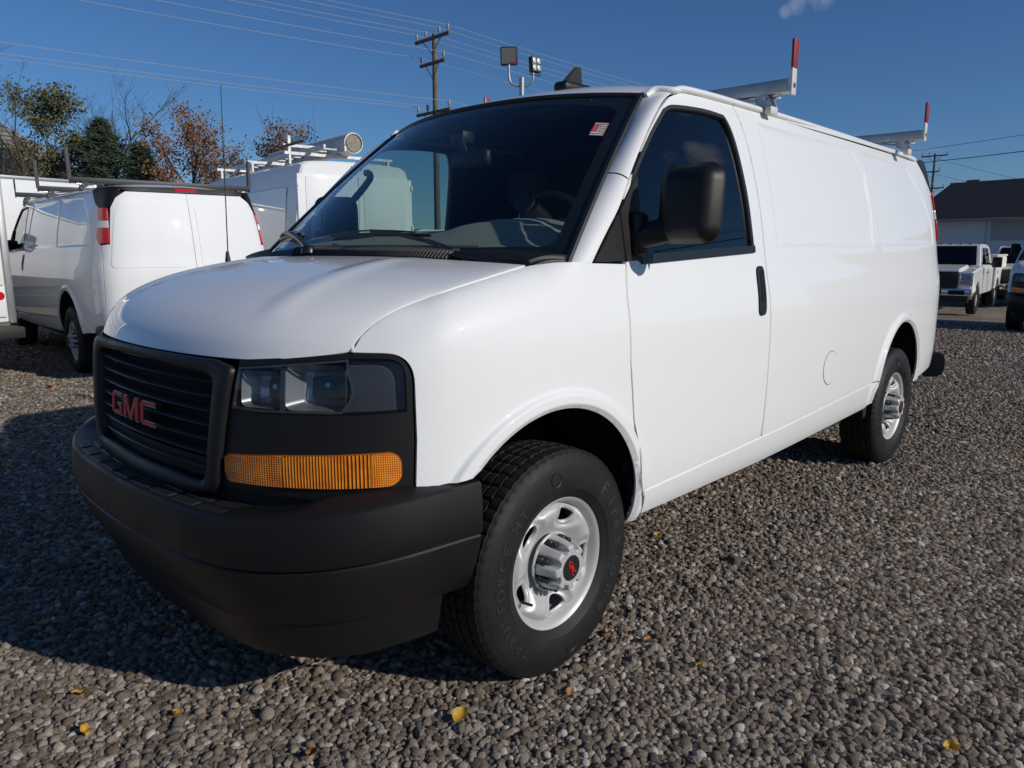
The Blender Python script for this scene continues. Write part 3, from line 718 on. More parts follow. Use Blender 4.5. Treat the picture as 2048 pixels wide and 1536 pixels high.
    bmesh.ops.bevel(bm, geom=list(bm.edges), offset=.006, segments=2, affect='EDGES'); bmesh.ops.translate(bm, vec=tuple(fb), verts=bm.verts); from_bm('roof_aerial_fin', bm, BLACK, fo, 45)
    return R
# ------------------------------------------------------------------ front end, interior, rack, rear
BPL = np.array([(-1.0, -.2), (-1.006, 0), (-1.0, .2), (-.982, .42), (-.945, .60), (-.873, .755), (-.775, .870), (-.645, .945), (-.5, .985), (-.385, 1.004)])
_bd = np.r_[0, np.cumsum(np.hypot(*np.diff(BPL, axis=0).T))]; _bd -= _bd[1]; BPS = Spl(_bd, BPL); BL = _bd[-1]
def bump_plan(s, off):
    """bumper plan point at signed arc s (positive = driver side) pushed outwards by off"""
    q = np.abs(s); P = BPS(q); e = .004; T = BPS(q+e)-BPS(np.abs(q-e)*1.0) if False else (BPS(q+e)-BPS(q-e)); T /= np.linalg.norm(T, axis=-1)[..., None]
    n = np.stack([-T[..., 1], T[..., 0]], -1); P = P+n*np.asarray(off)[..., None]
    return P[..., 0], -np.sign(s+1e-12)*P[..., 1]
def bumper_piece(name, prof, material, R, s0=-1.0, s1=1.0, n=70, sharp=30, close=True):
    """prof(e) -> [(outward offset, z)] with e = 0 at the middle, 1 at the wheel"""
    ss = np.linspace(s0*BL, s1*BL, n); V = []; F = []; m = 0
    for s in ss:
        pr = prof(float(sst(.35, 1., abs(s)/BL)), abs(s)/BL); m = len(pr)
        for o, z in pr:
            x, y = bump_plan(np.array([s]), np.array([o])); V.append((x[0], y[0], z))
    for i in range(n-1):
        for k in range(m-1): F.append((i*m+k, (i+1)*m+k, (i+1)*m+k+1, i*m+k+1))
    F.append(tuple(range(m))); F.append(tuple((n-1)*m+k for k in range(m)))
    bm = bmesh.new(); vv = [bm.verts.new(v) for v in V]; [bm.faces.new([vv[i] for i in f]) for f in F]; bmesh.ops.recalc_face_normals(bm, faces=bm.faces)
    o = from_bm(name, bm, material, R, sharp); return o
def emblem_geo(h, wG=(0, 0)):
    """block letters G M C as outline polygons, unit height -> list of polygons (x right, y up)"""
    G = [(.0, .12), (.12, 0), (.80, 0), (.80, .56), (.44, .56), (.44, .38), (.60, .38), (.60, .19), (.22, .19), (.20, .22), (.20, .78), (.22, .81), (.80, .81), (.80, 1), (.12, 1), (0, .88)]
    M = [(0, 0), (.20, 0), (.20, .62), (.42, .0), (.58, 0), (.80, .62), (.80, 0), (1.0, 0), (1.0, 1), (.74, 1), (.50, .34), (.26, 1), (0, 1)]
    Cc = [(0, .12), (.12, 0), (.86, 0), (.86, .20), (.22, .20), (.20, .23), (.20, .77), (.22, .80), (.86, .80), (.86, 1), (.12, 1), (0, .88)]
    return [(G, 0.), (M, .92), (Cc, 2.04)]
def prism(poly, f, d0, d1):
    """extrude a 2D polygon between two depths on surface f(x,y,d)->xyz"""
    vs = [Vector(p) for p in poly]; t = geometry.tessellate_polygon([[Vector((p[0], p[1], 0)) for p in poly]]); n = len(poly)
    V = [f(x, y, d1) for x, y in poly]+[f(x, y, d0) for x, y in poly]; F = [tuple(q) for q in t]
    for i in range(n): F.append((i, (i+1) % n, n+(i+1) % n, n+i))
    return V, F
def fix(name, V, F, material, parent, smooth=None):
    bm = bmesh.new(); vv = [bm.verts.new(tuple(map(float, v))) for v in V]
    for f in F:
        try: bm.faces.new([vv[i] for i in f])
        except ValueError: pass
    bmesh.ops.recalc_face_normals(bm, faces=bm.faces); return from_bm(name, bm, material, parent, smooth)
AMBER = bpy.data.materials.new('amber_lens'); AMBER.use_nodes = True
def amber(name, kind):
    m = bpy.data.materials.new(name); m.use_nodes = True; n = m.node_tree; b = n.nodes['Principled BSDF']
    b.inputs['Base Color'].default_value = (.78, .22, .008, 1); b.inputs['Roughness'].default_value = .16; b.inputs['Coat Weight'].default_value = .6; b.inputs['Coat Roughness'].default_value = .04
    t = n.nodes.new('ShaderNodeTexCoord'); bp = n.nodes.new('ShaderNodeBump'); bp.inputs['Distance'].default_value = .004; bp.inputs['Strength'].default_value = {'fine': .35, 'end': .35, 'rib': .8, 'wide': .8}[kind]
    mp = n.nodes.new('ShaderNodeVectorMath'); mp.operation = 'DOT_PRODUCT'; mp.inputs[1].default_value = (.75, -.65, 0) if kind != 'end' else (1, 0, 0)
    n.links.new(t.outputs['Object'], mp.inputs[0])
    s1 = n.nodes.new('ShaderNodeMath'); s1.operation = 'MULTIPLY'; s1.inputs[1].default_value = {'fine': 900, 'rib': 760, 'wide': 620, 'end': 1300}[kind]; n.links.new(mp.outputs['Value'], s1.inputs[0])
    s2 = n.nodes.new('ShaderNodeMath'); s2.operation = 'SINE'; n.links.new(s1.outputs[0], s2.inputs[0]); h = s2.outputs[0]
    if kind in ('fine', 'end'):
        sx = n.nodes.new('ShaderNodeSeparateXYZ'); n.links.new(t.outputs['Object'], sx.inputs[0]); z1 = n.nodes.new('ShaderNodeMath'); z1.operation = 'MULTIPLY'; z1.inputs[1].default_value = 1000; n.links.new(sx.outputs[2], z1.inputs[0])
        z2 = n.nodes.new('ShaderNodeMath'); z2.operation = 'SINE'; n.links.new(z1.outputs[0], z2.inputs[0]); ad = n.nodes.new('ShaderNodeMath'); ad.operation = 'ADD'; n.links.new(h, ad.inputs[0]); n.links.new(z2.outputs[0], ad.inputs[1]); h = ad.outputs[0]
    n.links.new(h, bp.inputs['Height']); n.links.new(bp.outputs[0], b.inputs['Normal'])
    # depth of the moulded plastic: thicker prisms look browner
    cr_ = n.nodes.new('ShaderNodeMapRange'); cr_.inputs['From Min'].default_value = -1; cr_.inputs['From Max'].default_value = 1; n.links.new(s2.outputs[0], cr_.inputs['Value'])
    mx = n.nodes.new('ShaderNodeMix'); mx.data_type = 'RGBA'; mx.inputs[6].default_value = (.50, .125, .005, 1) if kind != 'end' else (.62, .16, .006, 1); mx.inputs[7].default_value = (.86, .30, .012, 1); dn = n.nodes.new('ShaderNodeTexNoise'); dn.inputs['Scale'].default_value = 26; dn.inputs['Detail'].default_value = 3; n.links.new(t.outputs['Object'], dn.inputs['Vector']); dm = n.nodes.new('ShaderNodeMapRange'); dm.inputs['From Min'].default_value = .35; dm.inputs['From Max'].default_value = .65; dm.inputs['To Min'].default_value = .15; dm.inputs['To Max'].default_value = 1.1; n.links.new(dn.outputs['Fac'], dm.inputs['Value'])
    pm_ = n.nodes.new('ShaderNodeMath'); pm_.operation = 'MULTIPLY'; pm_.use_clamp = True; n.links.new(cr_.outputs[0], pm_.inputs[0]); n.links.new(dm.outputs[0], pm_.inputs[1]); n.links.new(pm_.outputs[0], mx.inputs['Factor']); n.links.new(mx.outputs[2], b.inputs['Base Color'])
    return m
AMBERS = {k: amber('amber_lens_'+k, k) for k in ('fine', 'rib', 'wide', 'end')}
def build_front(R):
    # bezels, lamps, grille
    for mir in (False, True):
        bz = [(-1.155, .735), (-1.0, .733), (-.826, .729), (-.692, .729), (-.576, .742)]+fillet([(-.570, .889, 0), (-.573, 1.1205, .083), (-.742, 1.121, 0)], 0, 10)+[(-1.078, 1.095), (-1.095, .985), (-1.135, .951)]
        hl = [(-1.076, 1.078), (-.742, 1.108), (-.70, 1.109)]+fillet([(-.70, 1.109, 0), (-.590, 1.107, .065), (-.586, .967, 0)], 0, 10)[1:]+[(-.75, .962), (-.85, .961), (-.996, .958), (-1.100, .961), (-1.094, .985)]
        bez = panel('lamp_bezel', bz, woff(-.004), BLACK, R, [hl], res=.03, thick=.025, mirror=mir)
        hd = empty('headlight'); hd.parent = R
        split = [(-.738, 1.108), (-.739, 1.07), (-.727, 1.046), (-.724, 1.02), (-.732, .995), (-.756, .962)]
        lens1 = [(-1.073, 1.075)]+[(-.742, 1.1055)]+[(a-.003, b) for a, b in split[1:-1]]+[(-.759, .9645), (-.85, .9635), (-.996, .9605), (-1.097, .963), (-1.091, .985)]
        lens2 = [(a+.001, b) for a, b in split[:-1]]+[(-.754, .9645)]+fillet([(-.588, .969, 0), (-.592, 1.1045, .064), (-.70, 1.1065, 0)], 0, 10)
        panel('headlight_lens', lens1, woff(.002), LENS, hd, res=.04, thick=.0, mirror=mir)
        panel('marker_lens', lens2, woff(.003), LENSR, hd, res=.03, thick=.006, mirror=mir)
        panel('lens_rim', lens1, woff(.0), mat('smoked_lens_rim', (.05, .052, .056), .3), hd, [inset(lens1, .010)], res=.04, thick=.004, mirror=mir)
        # housing behind the lens
        panel('headlight_housing', hl, woff(-.085), mat('headlamp_housing', (.045, .046, .05), .3, noise=(20, .3)), hd, res=.05, thick=0, mirror=mir)
        hb = mat('headlamp_bezel_grey', (.22, .22, .225), .3, metal=.5)
        for (c0, c1, z0, z1) in ((-1.075, -.944, .968, 1.070), (-.926, -.752, .968, 1.092)):
            # funnel: rectangular mouth near the lens narrowing to the reflector
            mouth = fillet([(c0, z0), (c1, z0), (c1, z1), (c0, z1)], .022, 4); cm = ((c0+c1)/2, (z0+z1)/2)
            k1 = [(cm[0]+(x-cm[0])*.78+.012, cm[1]+(z-cm[1])*.80) for x, z in mouth]; rings = [(mouth, -.014), (k1, -.06)]
            V = []; F = []; L = len(mouth)
            for q, o in rings: V += [tuple(p) for p in woff(o)(np.array([a for a, b in q]), np.array([b for a, b in q]))]
            for i in range(L): F.append((i, (i+1) % L, L+(i+1) % L, L+i))
            if mir: V = [(x, -y, z) for x, y, z in V]
            fix('reflector_surround', V, F, hb, hd, 40)
            # chrome bowl
            V = []; F = []; nn = 20
            for k, (sc, o) in enumerate(((1.0, -.060), (.9, -.078), (.7, -.094), (.4, -.104), (.08, -.107))):
                q = [(cm[0]+.012+(x-cm[0]-.012)*sc, cm[1]+(z-cm[1])*sc) for x, z in k1]; V += [tuple(p) for p in woff(o)(np.array([a for a, b in q]), np.array([b for a, b in q]))]
            for k in range(4):
                for i in range(L): F.append((k*L+i, k*L+(i+1) % L, (k+1)*L+(i+1) % L, (k+1)*L+i))
            if mir: V = [(x, -y, z) for x, y, z in V]
            fix('reflector', V, F, mat('silvered_reflector', (.72, .73, .75), .22, metal=.75), hd, 60)
            p = woff(-.055)(np.array([cm[0]+.02]), np.array([cm[1]+.008]))[0]; p2 = woff(-.10)(np.array([cm[0]+.015]), np.array([cm[1]+.008]))[0]
            if mir: p[1] *= -1; p2[1] *= -1
            tube('bulb', [tuple(p2), tuple(p2*.4+p*.6), tuple(p)], [.010, .010, .007], mat('bulb_glass', (.35, .36, .38), .1, metal=.4), hd, 10)
        panel('reflector_divider', fillet([(-.943, .966), (-.929, .966), (-.927, 1.084), (-.941, 1.08)], .004), woff(-.012), mat('headlamp_housing', (.03, .031, .034), .35), hd, res=.03, thick=.07, mirror=mir)
        panel('marker_backing', [(a-.012 if a < -.7 else a, b) for a, b in lens2], woff(-.03), mat('marker_backing', (.15, .155, .165), .3, metal=.4), hd, res=.03, thick=.05, mirror=mir)
        # turn signal
        sg_ = [(-1.125, .829), (-.936, .845), (-.753, .853), (-.630, .858, .02), (-.608, .84, .02), (-.607, .789, .02), (-.632, .769, .02), (-.743, .766), (-.94, .762), (-1.122, .758)]
        ts = empty('turn_signal'); ts.parent = R
        panel('signal_base', fillet(inset(fillet(sg_, .012), -.006), .002), woff(.001), mat('amber_rim', (.30, .075, .006), .3), ts, res=.03, thick=.01, mirror=mir)
        for k, (a0, a1) in zip(('fine', 'rib', 'wide', 'end'), ((-1.2, -.929), (-.927, -.748), (-.746, -.688), (-.686, -.5))):
            P = fillet(sg_, .012); P = [(min(max(x, a0), a1), z) for x, z in P]; Q = []
            for q in P:
                if not Q or abs(q[0]-Q[-1][0])+abs(q[1]-Q[-1][1]) > 1e-5: Q.append(q)
            # clipped copies of the outline: rebuild top and bottom heights at the cut
            xs = np.linspace(max(a0, -1.123), min(a1, -.609), 12)
            def zb(x, up):
                F_ = fillet(sg_, .012); zz = []
                for i in range(len(F_)):
                    (x0, z0), (x1, z1) = F_[i][:2], F_[(i+1) % len(F_)][:2]
                    if (x0-x)*(x1-x) <= 0 and x0 != x1: zz.append(z0+(z1-z0)*(x-x0)/(x1-x0))
                return (max(zz) if up else min(zz)) if zz else .81
            Q = [(x, zb(x, 0)) for x in xs]+[(x, zb(x, 1)) for x in xs[::-1]]
            panel('signal_lens', Q, woff(.006), AMBERS[k], ts, res=.02, thick=.005, mirror=mir)
    # filler between grille, bezels and bumper
    panel('front_filler', [(S_FRONT-.95, .62), (S_FRONT+.95, .62), (S_FRONT+.95, .80), (S_FRONT-.95, .80)], woff(-.02), DARK, R, res=.06, thick=0)
    gr = empty('grille'); gr.parent = R; c = S_FRONT
    out = [(c-.455, 1.088), (c+.455, 1.088), (c+.533, 1.074, .02), (c+.497, .90), (c+.466, .735), (c+.448, .712, .02), (c+.36, .694), (c+.2, .684), (c, .68), (c-.2, .684), (c-.36, .694), (c-.448, .712, .02), (c-.466, .735), (c-.497, .90), (c-.533, 1.074, .02)]
    inn = [(c-.40, 1.05), (c, 1.062), (c+.40, 1.05), (c+.448, 1.034, .025), (c+.428, .90), (c+.408, .765, .03), (c+.39, .74, .03), (c+.2, .742), (c, .738), (c-.2, .742), (c-.39, .74, .03), (c-.408, .765, .03), (c-.428, .90), (c-.448, 1.034, .025)]
    out = fillet(out, .012); inn = fillet(inn, .012)
    def ray_hit(poly, an):
        o = np.array([c, .885]); d = np.array([math.cos(an), math.sin(an)]); best = None
        for i in range(len(poly)):
            p0 = np.array(poly[i][:2]); e = np.array(poly[(i+1) % len(poly)][:2])-p0; den = d[0]*e[1]-d[1]*e[0]
            if abs(den) < 1e-12: continue
            w = p0-o; tt = (w[0]*e[1]-w[1]*e[0])/den; u = (w[0]*d[1]-w[1]*d[0])/den
            if tt > 0 and -1e-9 <= u <= 1+1e-9: best = tt if best is None else min(best, tt)
        return o+d*best
    angs = []
    cor = [math.atan2(p[1]-.885, p[0]-c) for p in out]+[math.atan2(p[1]-.885, p[0]-c) for p in inn]
    angs = sorted(set([round(a, 4) for a in cor]+[round(a, 4) for a in np.linspace(-math.pi, math.pi, 120, endpoint=False)]))
    sec = [(0, .0), (.03, .009), (.09, .015), (.20, .018), (.45, .018), (.72, .015), (.90, .009), (.97, .002), (1.0, -.012), (1.0, -.05)]
    V = []; F = []; m = len(sec)
    for an in angs:
        A, Bq = ray_hit(out, an), ray_hit(inn, an)
        for tt, h in sec: q = A+(Bq-A)*tt; V.append(woff(h)(np.array([q[0]]), np.array([q[1]]))[0])
    for i in range(len(angs)):
        for k in range(m-1): F.append((i*m+k, ((i+1) % len(angs))*m+k, ((i+1) % len(angs))*m+k+1, i*m+k+1))
    fix('grille_surround', V, F, BLACK, gr, 60)
    panel('grille_backing', out, woff(-.055), mat('grille_void', (.004, .004, .0045), .9), gr, res=.06, thick=0)
    panel('grille_side_wall', inset(inn, -.012), woff(-.04), SEAL, gr, [inset(inn, .012)], res=.04, thick=.02)
    for k in range(7):
        z = 1.024-k*.0413; hw = .43-(1.03-z)*.10
        sp = woff(-.012); pth = [tuple(sp(np.array([c+u]), np.array([z]))[0]) for u in np.linspace(-hw, hw, 26)]
        sweep('grille_bar', pth, [(-.024, -.0045), (-.024, .0045), (.004, .0035), (.008, .0), (.004, -.0035)], mat('grille_bar_satin', (.045, .045, .047), .32), gr, close=True, sharp=40)
    # emblem: chrome body, red faces
    em = empty('emblem'); em.parent = gr; hh = .074; sc = .345/2.90
    for poly, x0 in emblem_geo(1):
        def f(x, y, d): return woff(d)(np.array([c-.173+(x0+x)*sc]), np.array([.861+y*hh]))[0]
        V, F = prism(poly, f, .0, .020); fix('emblem_letter', V, F, CHROME, em)
        ip = inset(poly, .052)
        V, F = prism(ip, f, .019, .0225); fix('emblem_letter_face', V, F, REDM, em)
    # ------------------------------------------------------------ bumper
    def upper(e, q):
        zt = .690+.062*e; zg = .545+.052*e; up = .030*float(sst(.56, .68, q))*(1-.9*float(sst(.8, 1., q)))
        return [(-.16, zt-.06), (-.15, zt+up-.004), (-.085, zt+up), (-.050, zt+up*.75), (-.020, zt+up*.12), (-.009, zt-.002), (-.003, zt-.009), (.0, zt-.03), (.004, zt*.5+zg*.5), (.004, zg+.02), (.001, zg+.006), (-.006, zg+.001), (-.03, zg)]
    def lower(e, q):
        zg = .543+.052*e; zb = .362+.045*e; return [(-.03, zg), (-.009, zg-.001), (-.005, zg-.006), (-.006, zg-.02), (-.030, zg*.5+zb*.5), (-.064, zb+.02), (-.076, zb+.004), (-.09, zb), (-.16, zb+.01)]
    def dam(e, q):
        zb = .366+.045*e; zd = .245+.03*e; return [(-.088, zb+.01), (-.090, zb-.012), (-.118, zd+.012), (-.124, zd), (-.132, zd), (-.135, zb)]
    bu = bumper_piece('bumper', upper, BLACK, R, n=90); bumper_piece('bumper_valance', lower, DIRTY, R, n=90); bumper_piece('air_dam', dam, BLACKS, R, -.94, .94)
    # tread pads on the bumper step: outer row of squares, inner row offset
    for row, (o0, o1) in enumerate(((-.060, -.022), (-.112, -.070))):
        n = 9 if row == 0 else 8; L = .58
        for k in range(n):
            a0 = -L+2*L*k/n+.010; a1 = -L+2*L*(k+1)/n-.010
            if row: a0 += .03; a1 += .03
            V = []; F = []; m = 7
            P2 = fillet([(a0, o0), (a1, o0), (a1, o1), (a0, o1)], .010, 3); nn = len(P2)
            for dz, sh in ((.0025, .0), (.0055, .003)):
                for s_, o_ in P2:
                    cx_, co_ = (a0+a1)/2, (o0+o1)/2; s2 = cx_+(s_-cx_)*(1-sh/.05); o2 = co_+(o_-co_)*(1-sh/.018)
                    x, y = bump_plan(np.array([s2]), np.array([o2])); V.append((x[0], y[0], .690+dz*1.1-.003))
            for i in range(nn): F.append((i, (i+1) % nn, nn+(i+1) % nn, nn+i))
            F.append(tuple(nn+i for i in range(nn)))
            fix('step_pad', V, F, mat('ribbed_step_pad', (.013, .013, .0135), .5, bump=(300, .3, .002)), bu)
    for s_, z in ((.10, .505), (.26, .49), (-.12, .505)):
        x, y = bump_plan(np.array([s_]), np.array([-.008])); bm = bmesh.new(); bmesh.ops.create_circle(bm, cap_ends=True, radius=.007, segments=12, matrix=Matrix.Translation((x[0]-.004, y[0], z)) @ Matrix.Rotation(math.pi/2, 4, 'Y')); from_bm('plate_hole', bm, DARK, bu)

def build_interior(R):
    # dashboard: rounded shelf under the windscreen
    prof = [(.12, 1.10), (.08, 1.33), (.11, 1.372), (.20, 1.405), (.32, 1.450), (.42, 1.468), (.50, 1.43), (.52, 1.30), (.47, 1.05), (.30, .95)]
    V = []; F = []; ys = np.linspace(-.88, .88, 30); m = len(prof)
    for y in ys:
        hump = .040*math.exp(-((y+.40)/.26)**4); push = -.10*(1-abs(y/.9)**2)
        for x, z in prof: V.append((x+push*(1-x/.5 if x < .5 else 0)*(z > 1.2), y, z+(hump if z > 1.42 else 0)))
    for i in range(len(ys)-1):
        for k in range(m-1): F.append((i*m+k, (i+1)*m+k, (i+1)*m+k+1, i*m+k+1))
    F += [tuple(range(m)), tuple((len(ys)-1)*m+k for k in range(m))]
    ds = fix('dashboard', V, F, DASH, R, 30)
    lv = [tube_geo([(.05+.06*(y/.6)**2, y, 1.388), (.10+.06*(y/.6)**2, y-.012, 1.402)], 0, flat=(.004, .006)) for y in np.linspace(-.45, .30, 34)]
    tag(mk('defrost_vent', *join_geo(lv), TRIM, ds), kind='stuff')
    # steering wheel
    th = np.linspace(0, 2*math.pi, 33); t = math.radians(28); cx, cy, cz = .66, -.42, 1.44
    def sw(r, a, d=0): x, z = 0, 0; yy = r*math.cos(a); uu = r*math.sin(a); return (cx-uu*math.sin(t)*-1*-1+d*math.cos(t)*-1, cy+yy, cz+uu*math.cos(t)-d*math.sin(t)*-1)
    st = tube('steering_wheel', [sw(.19, a) for a in th], .016, SEAL, R, 10)
    for a in (math.radians(180), 0, math.radians(-90)): tube('spoke', [sw(.05, a, .02), sw(.185, a)], .016, SEAL, st, 8)
    bm = bmesh.new(); bmesh.ops.create_uvsphere(bm, u_segments=16, v_segments=10, radius=.07); bmesh.ops.scale(bm, vec=(.5, 1, 1), verts=bm.verts); bmesh.ops.translate(bm, vec=sw(0, 0, .02), verts=bm.verts); from_bm('wheel_boss', bm, SEAL, st, 60)
    tube('steering_column', [sw(0, 0, .03), sw(0, 0, .28)], .04, SEAL, st, 10)
    for y in (-.43, .43):
        s = empty('seat'); s.parent = R
        bm = bmesh.new(); bm_box(bm, (.95, y, .83), (.52, .50, .18), .06, seg=3); from_bm('seat_cushion', bm, SEATM, s, 50)
        bm = bmesh.new(); bm_box(bm, (0, 0, .34), (.15, .48, .68), .06, seg=3, rot=None)
        for v in bm.verts: v.co.y *= 1-.12*max(0, v.co.z-.3)/.4; 
        bmesh.ops.rotate(bm, cent=(0, 0, 0), matrix=Matrix.Rotation(math.radians(16), 3, 'Y'), verts=bm.verts); bmesh.ops.translate(bm, vec=(1.17, y, .86), verts=bm.verts); from_bm('seat_back', bm, SEATM, s, 50)
        bm = bmesh.new(); bm_box(bm, (1.40, y, 1.72), (.11, .27, .20), .05, seg=3); from_bm('headrest', bm, SEATM, s, 50)
        for dy in (-.06, .06): tube('headrest_post', [(1.36, y+dy, 1.48), (1.40, y+dy, 1.60)], .007, CHROME, s, 6)
        box('seat_base', (.97, y, .655), (.42, .40, .17), DARK, s)
    # bulkhead mesh partition and rear-view mirror
    zz = [.62, .9, 1.2, 1.45, 1.65, 1.8, 1.92, 1.985]; hw_ = [abs(float(wrap(1.78, z)[1]))-.045 for z in zz]
    V, F = prism([(-w, z) for w, z in zip(hw_, zz)]+[(w, z) for w, z in list(zip(hw_, zz))[::-1]], lambda y, z, d: (1.78+d, y, z), -.012, .012); bh = fix('bulkhead', V, F, mat('grey_bulkhead', (.035, .036, .038), .6), R)
    for y in (-.6, -.3, 0, .3, .6): box('bulkhead_rib', (1.755, y, 1.3), (.02, .03, 1.2), TRIM, bh)
    bm = bmesh.new(); bm_box(bm, (.425, -.125, 1.755), (.045, .22, .07), .02, seg=3); mo = from_bm('rear_view_mirror', bm, SEAL, R, 50)
    tube('mirror_stalk', [tuple(ws(-.08, .74, -.01)), (.42, -.11, 1.765)], .012, SEAL, mo, 8); box('camera_pod', tuple(ws(-.06, .76, -.035)), (.07, .08, .05), SEAL, mo, .01)
    tube('grab_handle', cr([(.42, .84, 1.585), (.43, .79, 1.59), (.49, .755, 1.66), (.55, .74, 1.735), (.565, .765, 1.765), (.56, .79, 1.768)], 4), .017, TRIM, R, 8)
    for sy in (-1, 1):
        bm = bmesh.new(); bm_box(bm, (.72, sy*.40, 1.95), (.17, .36, .022), .008, rot=None); from_bm('sun_visor', bm, TRIM, R, 40)

def build_rack(R, X, material=ALU, tip=REDT, foot=None, zb=2.10, high=.145):
    foot = foot or mat('white_powder_coat', (.62, .63, .62), .4, noise=(12, .2))
    c = empty('roof_rack'); c.parent = R
    box('cross_bar', (X, 0, zb), (.055, 1.90, .058), material, c, .004)
    for sg in (-1, 1):
        bm = bmesh.new(); V = [(X-.022, 0), (X+.022, 0)]
        vs = bm_box(bm, (X, sg*.955, zb+.018), (.048, .012, .115), .004); u = from_bm('upright', bm, foot, c, 35)
        bm = bmesh.new(); bm_box(bm, (X, sg*.956, zb+.132), (.05, .015, .125), .006, seg=2); from_bm('upright_tip', bm, tip, u, 35)
        V, F = lathe([(0, .011), (.002, .011), (.002, 0)], 14); mk('end_bolt', [(x+X, (y-.961)*(-sg) if sg > 0 else y-.961, z+zb) for x, y, z in V], F, mat('dark_bolt', (.12, .11, .1), .5, metal=.6), u)
        # clamp: bracket cheeks, bolt and jaw on the gutter
        g = empty('clamp'); g.parent = c
        for dx in (-.026, .026): 
            P = [(sg*.80, 2.035), (sg*.868, 2.0), (sg*.872, 2.03), (sg*.85, zb-.022), (sg*.79, zb-.022)]
            V, F = prism([(a, b) for a, b in P], lambda y, z, d: (X+dx+d, y, z), -.002, .002); fix('clamp_cheek', V, F, foot, g)
        box('clamp_jaw', (X, sg*.862, 2.004), (.075, .03, .035), foot, g, .004)
        tube('clamp_bolt', [(X-.045, sg*.845, 2.052), (X+.045, sg*.845, 2.052)], .006, CHROME, g, 8); tube('clamp_bolt', [(X+.012, sg*.80, 2.055), (X+.012, sg*.90, 2.062)], .007, CHROME, g, 8)
        tube('brace', [(X, sg*.60, zb-.02), (X, sg*.80, zb-.05)], 0, material, g, flat=(.05, .012))
    return c

def build_rear(R):
    s4 = 4.47; sr = S_REAR
    for mir in (False, True):
        lamp = [(s4-.005, 1.80), (s4+.130, 1.80), (s4+.158, 1.62), (s4+.168, 1.44), (s4+.06, 1.44), (s4+.025, 1.46)]
        tl = empty('tail_lamp'); tl.parent = R
        panel('tail_lamp_base', lamp, woff(.002), mat('tail_lamp_base', (.12, .01, .012), .4), tl, res=.04, thick=.02, mirror=mir)
        def cut(z0, z1):
            L = Spl([1.43, 1.46, 1.62, 1.80], [s4+.055, s4+.025, s4+.01, s4-.003]); Rr = Spl([1.43, 1.62, 1.80], [s4+.168, s4+.156, s4+.128])
            zz = np.linspace(z0, z1, 6); return [(float(L(z)), z) for z in zz]+[(float(Rr(z)), z) for z in zz[::-1]]
        panel('lamp_lens', cut(1.672, 1.797), woff(.014), REDL, tl, res=.03, thick=.012, mirror=mir)
        panel('reverse_lens', cut(1.598, 1.668), woff(.013), CLEARL, tl, res=.03, thick=.012, mirror=mir)
        panel('lamp_lens', cut(1.445, 1.594), woff(.014), REDL, tl, res=.03, thick=.012, mirror=mir)
        # black corner above the lamp
        panel('corner_cap', [(4.175, 1.985), (4.255, 1.925), (4.355, 1.85), (s4-.008, 1.806), (s4+.150, 1.806), (s4+.195, 1.90), (s4+.24, 1.985), (s4+.1, 2.01), (4.3, 2.01)], woff(.004), BLACK, R, res=.04, thick=.02, mirror=mir)
        d = panel('rear_door', [(s4+.080, .62), (sr-.004, .62), (sr-.004, 1.966), (s4+.31, 1.966), (s4+.215, 1.90), (s4+.168, 1.80), (s4+.176, 1.435), (s4+.076, 1.425), (s4+.110, 1.2), (s4+.110, .90)], lambda s, z: woff(-.0, wrap)(s, z)-0, PAINT, R, res=.05, thick=.02, mirror=mir)
        RR = fillet([(s4+.19, 1.20), (sr-.07, 1.20), (sr-.07, 1.87), (s4+.27, 1.87), (s4+.21, 1.75)], .05)
        panel('door_pressing', RR, woff(.004), PAINT, d, res=.05, thick=.006, mirror=mir)
    p = woff(.012)(np.array([sr-.05]), np.array([1.02]))[0]; box('door_latch', tuple(p), (.03, .06, .14), BLACK, R, .008)
    panel('rear_header', [(s4+.10, 2.01), (s4+.24, 1.990), (s4+.34, 1.972), (2*sr-s4-.34, 1.972), (2*sr-s4-.24, 1.990), (2*sr-s4-.10, 2.01), (sr, 2.03)], woff(.006), BLACK, R, res=.05, thick=.02)
    panel('brake_lamp', fillet([(sr-.14, 1.985), (sr+.14, 1.985), (sr+.14, 2.014), (sr-.14, 2.014)], .008), woff(.014), REDL, R, res=.04, thick=.012)
    panel('rear_inner', [(s4+.05, .62), (2*sr-s4-.05, .62), (2*sr-s4-.05, 1.98), (s4+.05, 1.98)], woff(-.03), DARK, R, res=.1, thick=0)
    # rear bumper
    path = [tuple(woff(.05)(np.array([s]), np.array([.55]))[0]) for s in np.linspace(4.50, 2*sr-4.50, 60)]
    bu = sweep('rear_bumper', path, [(-.09, .0), (-.08, .07), (.0, .075), (.03, .065), (.045, .03), (.045, -.04), (.03, -.09), (-.02, -.11), (-.09, -.11)], BLACK, R, close=True, sharp=30)
    return R
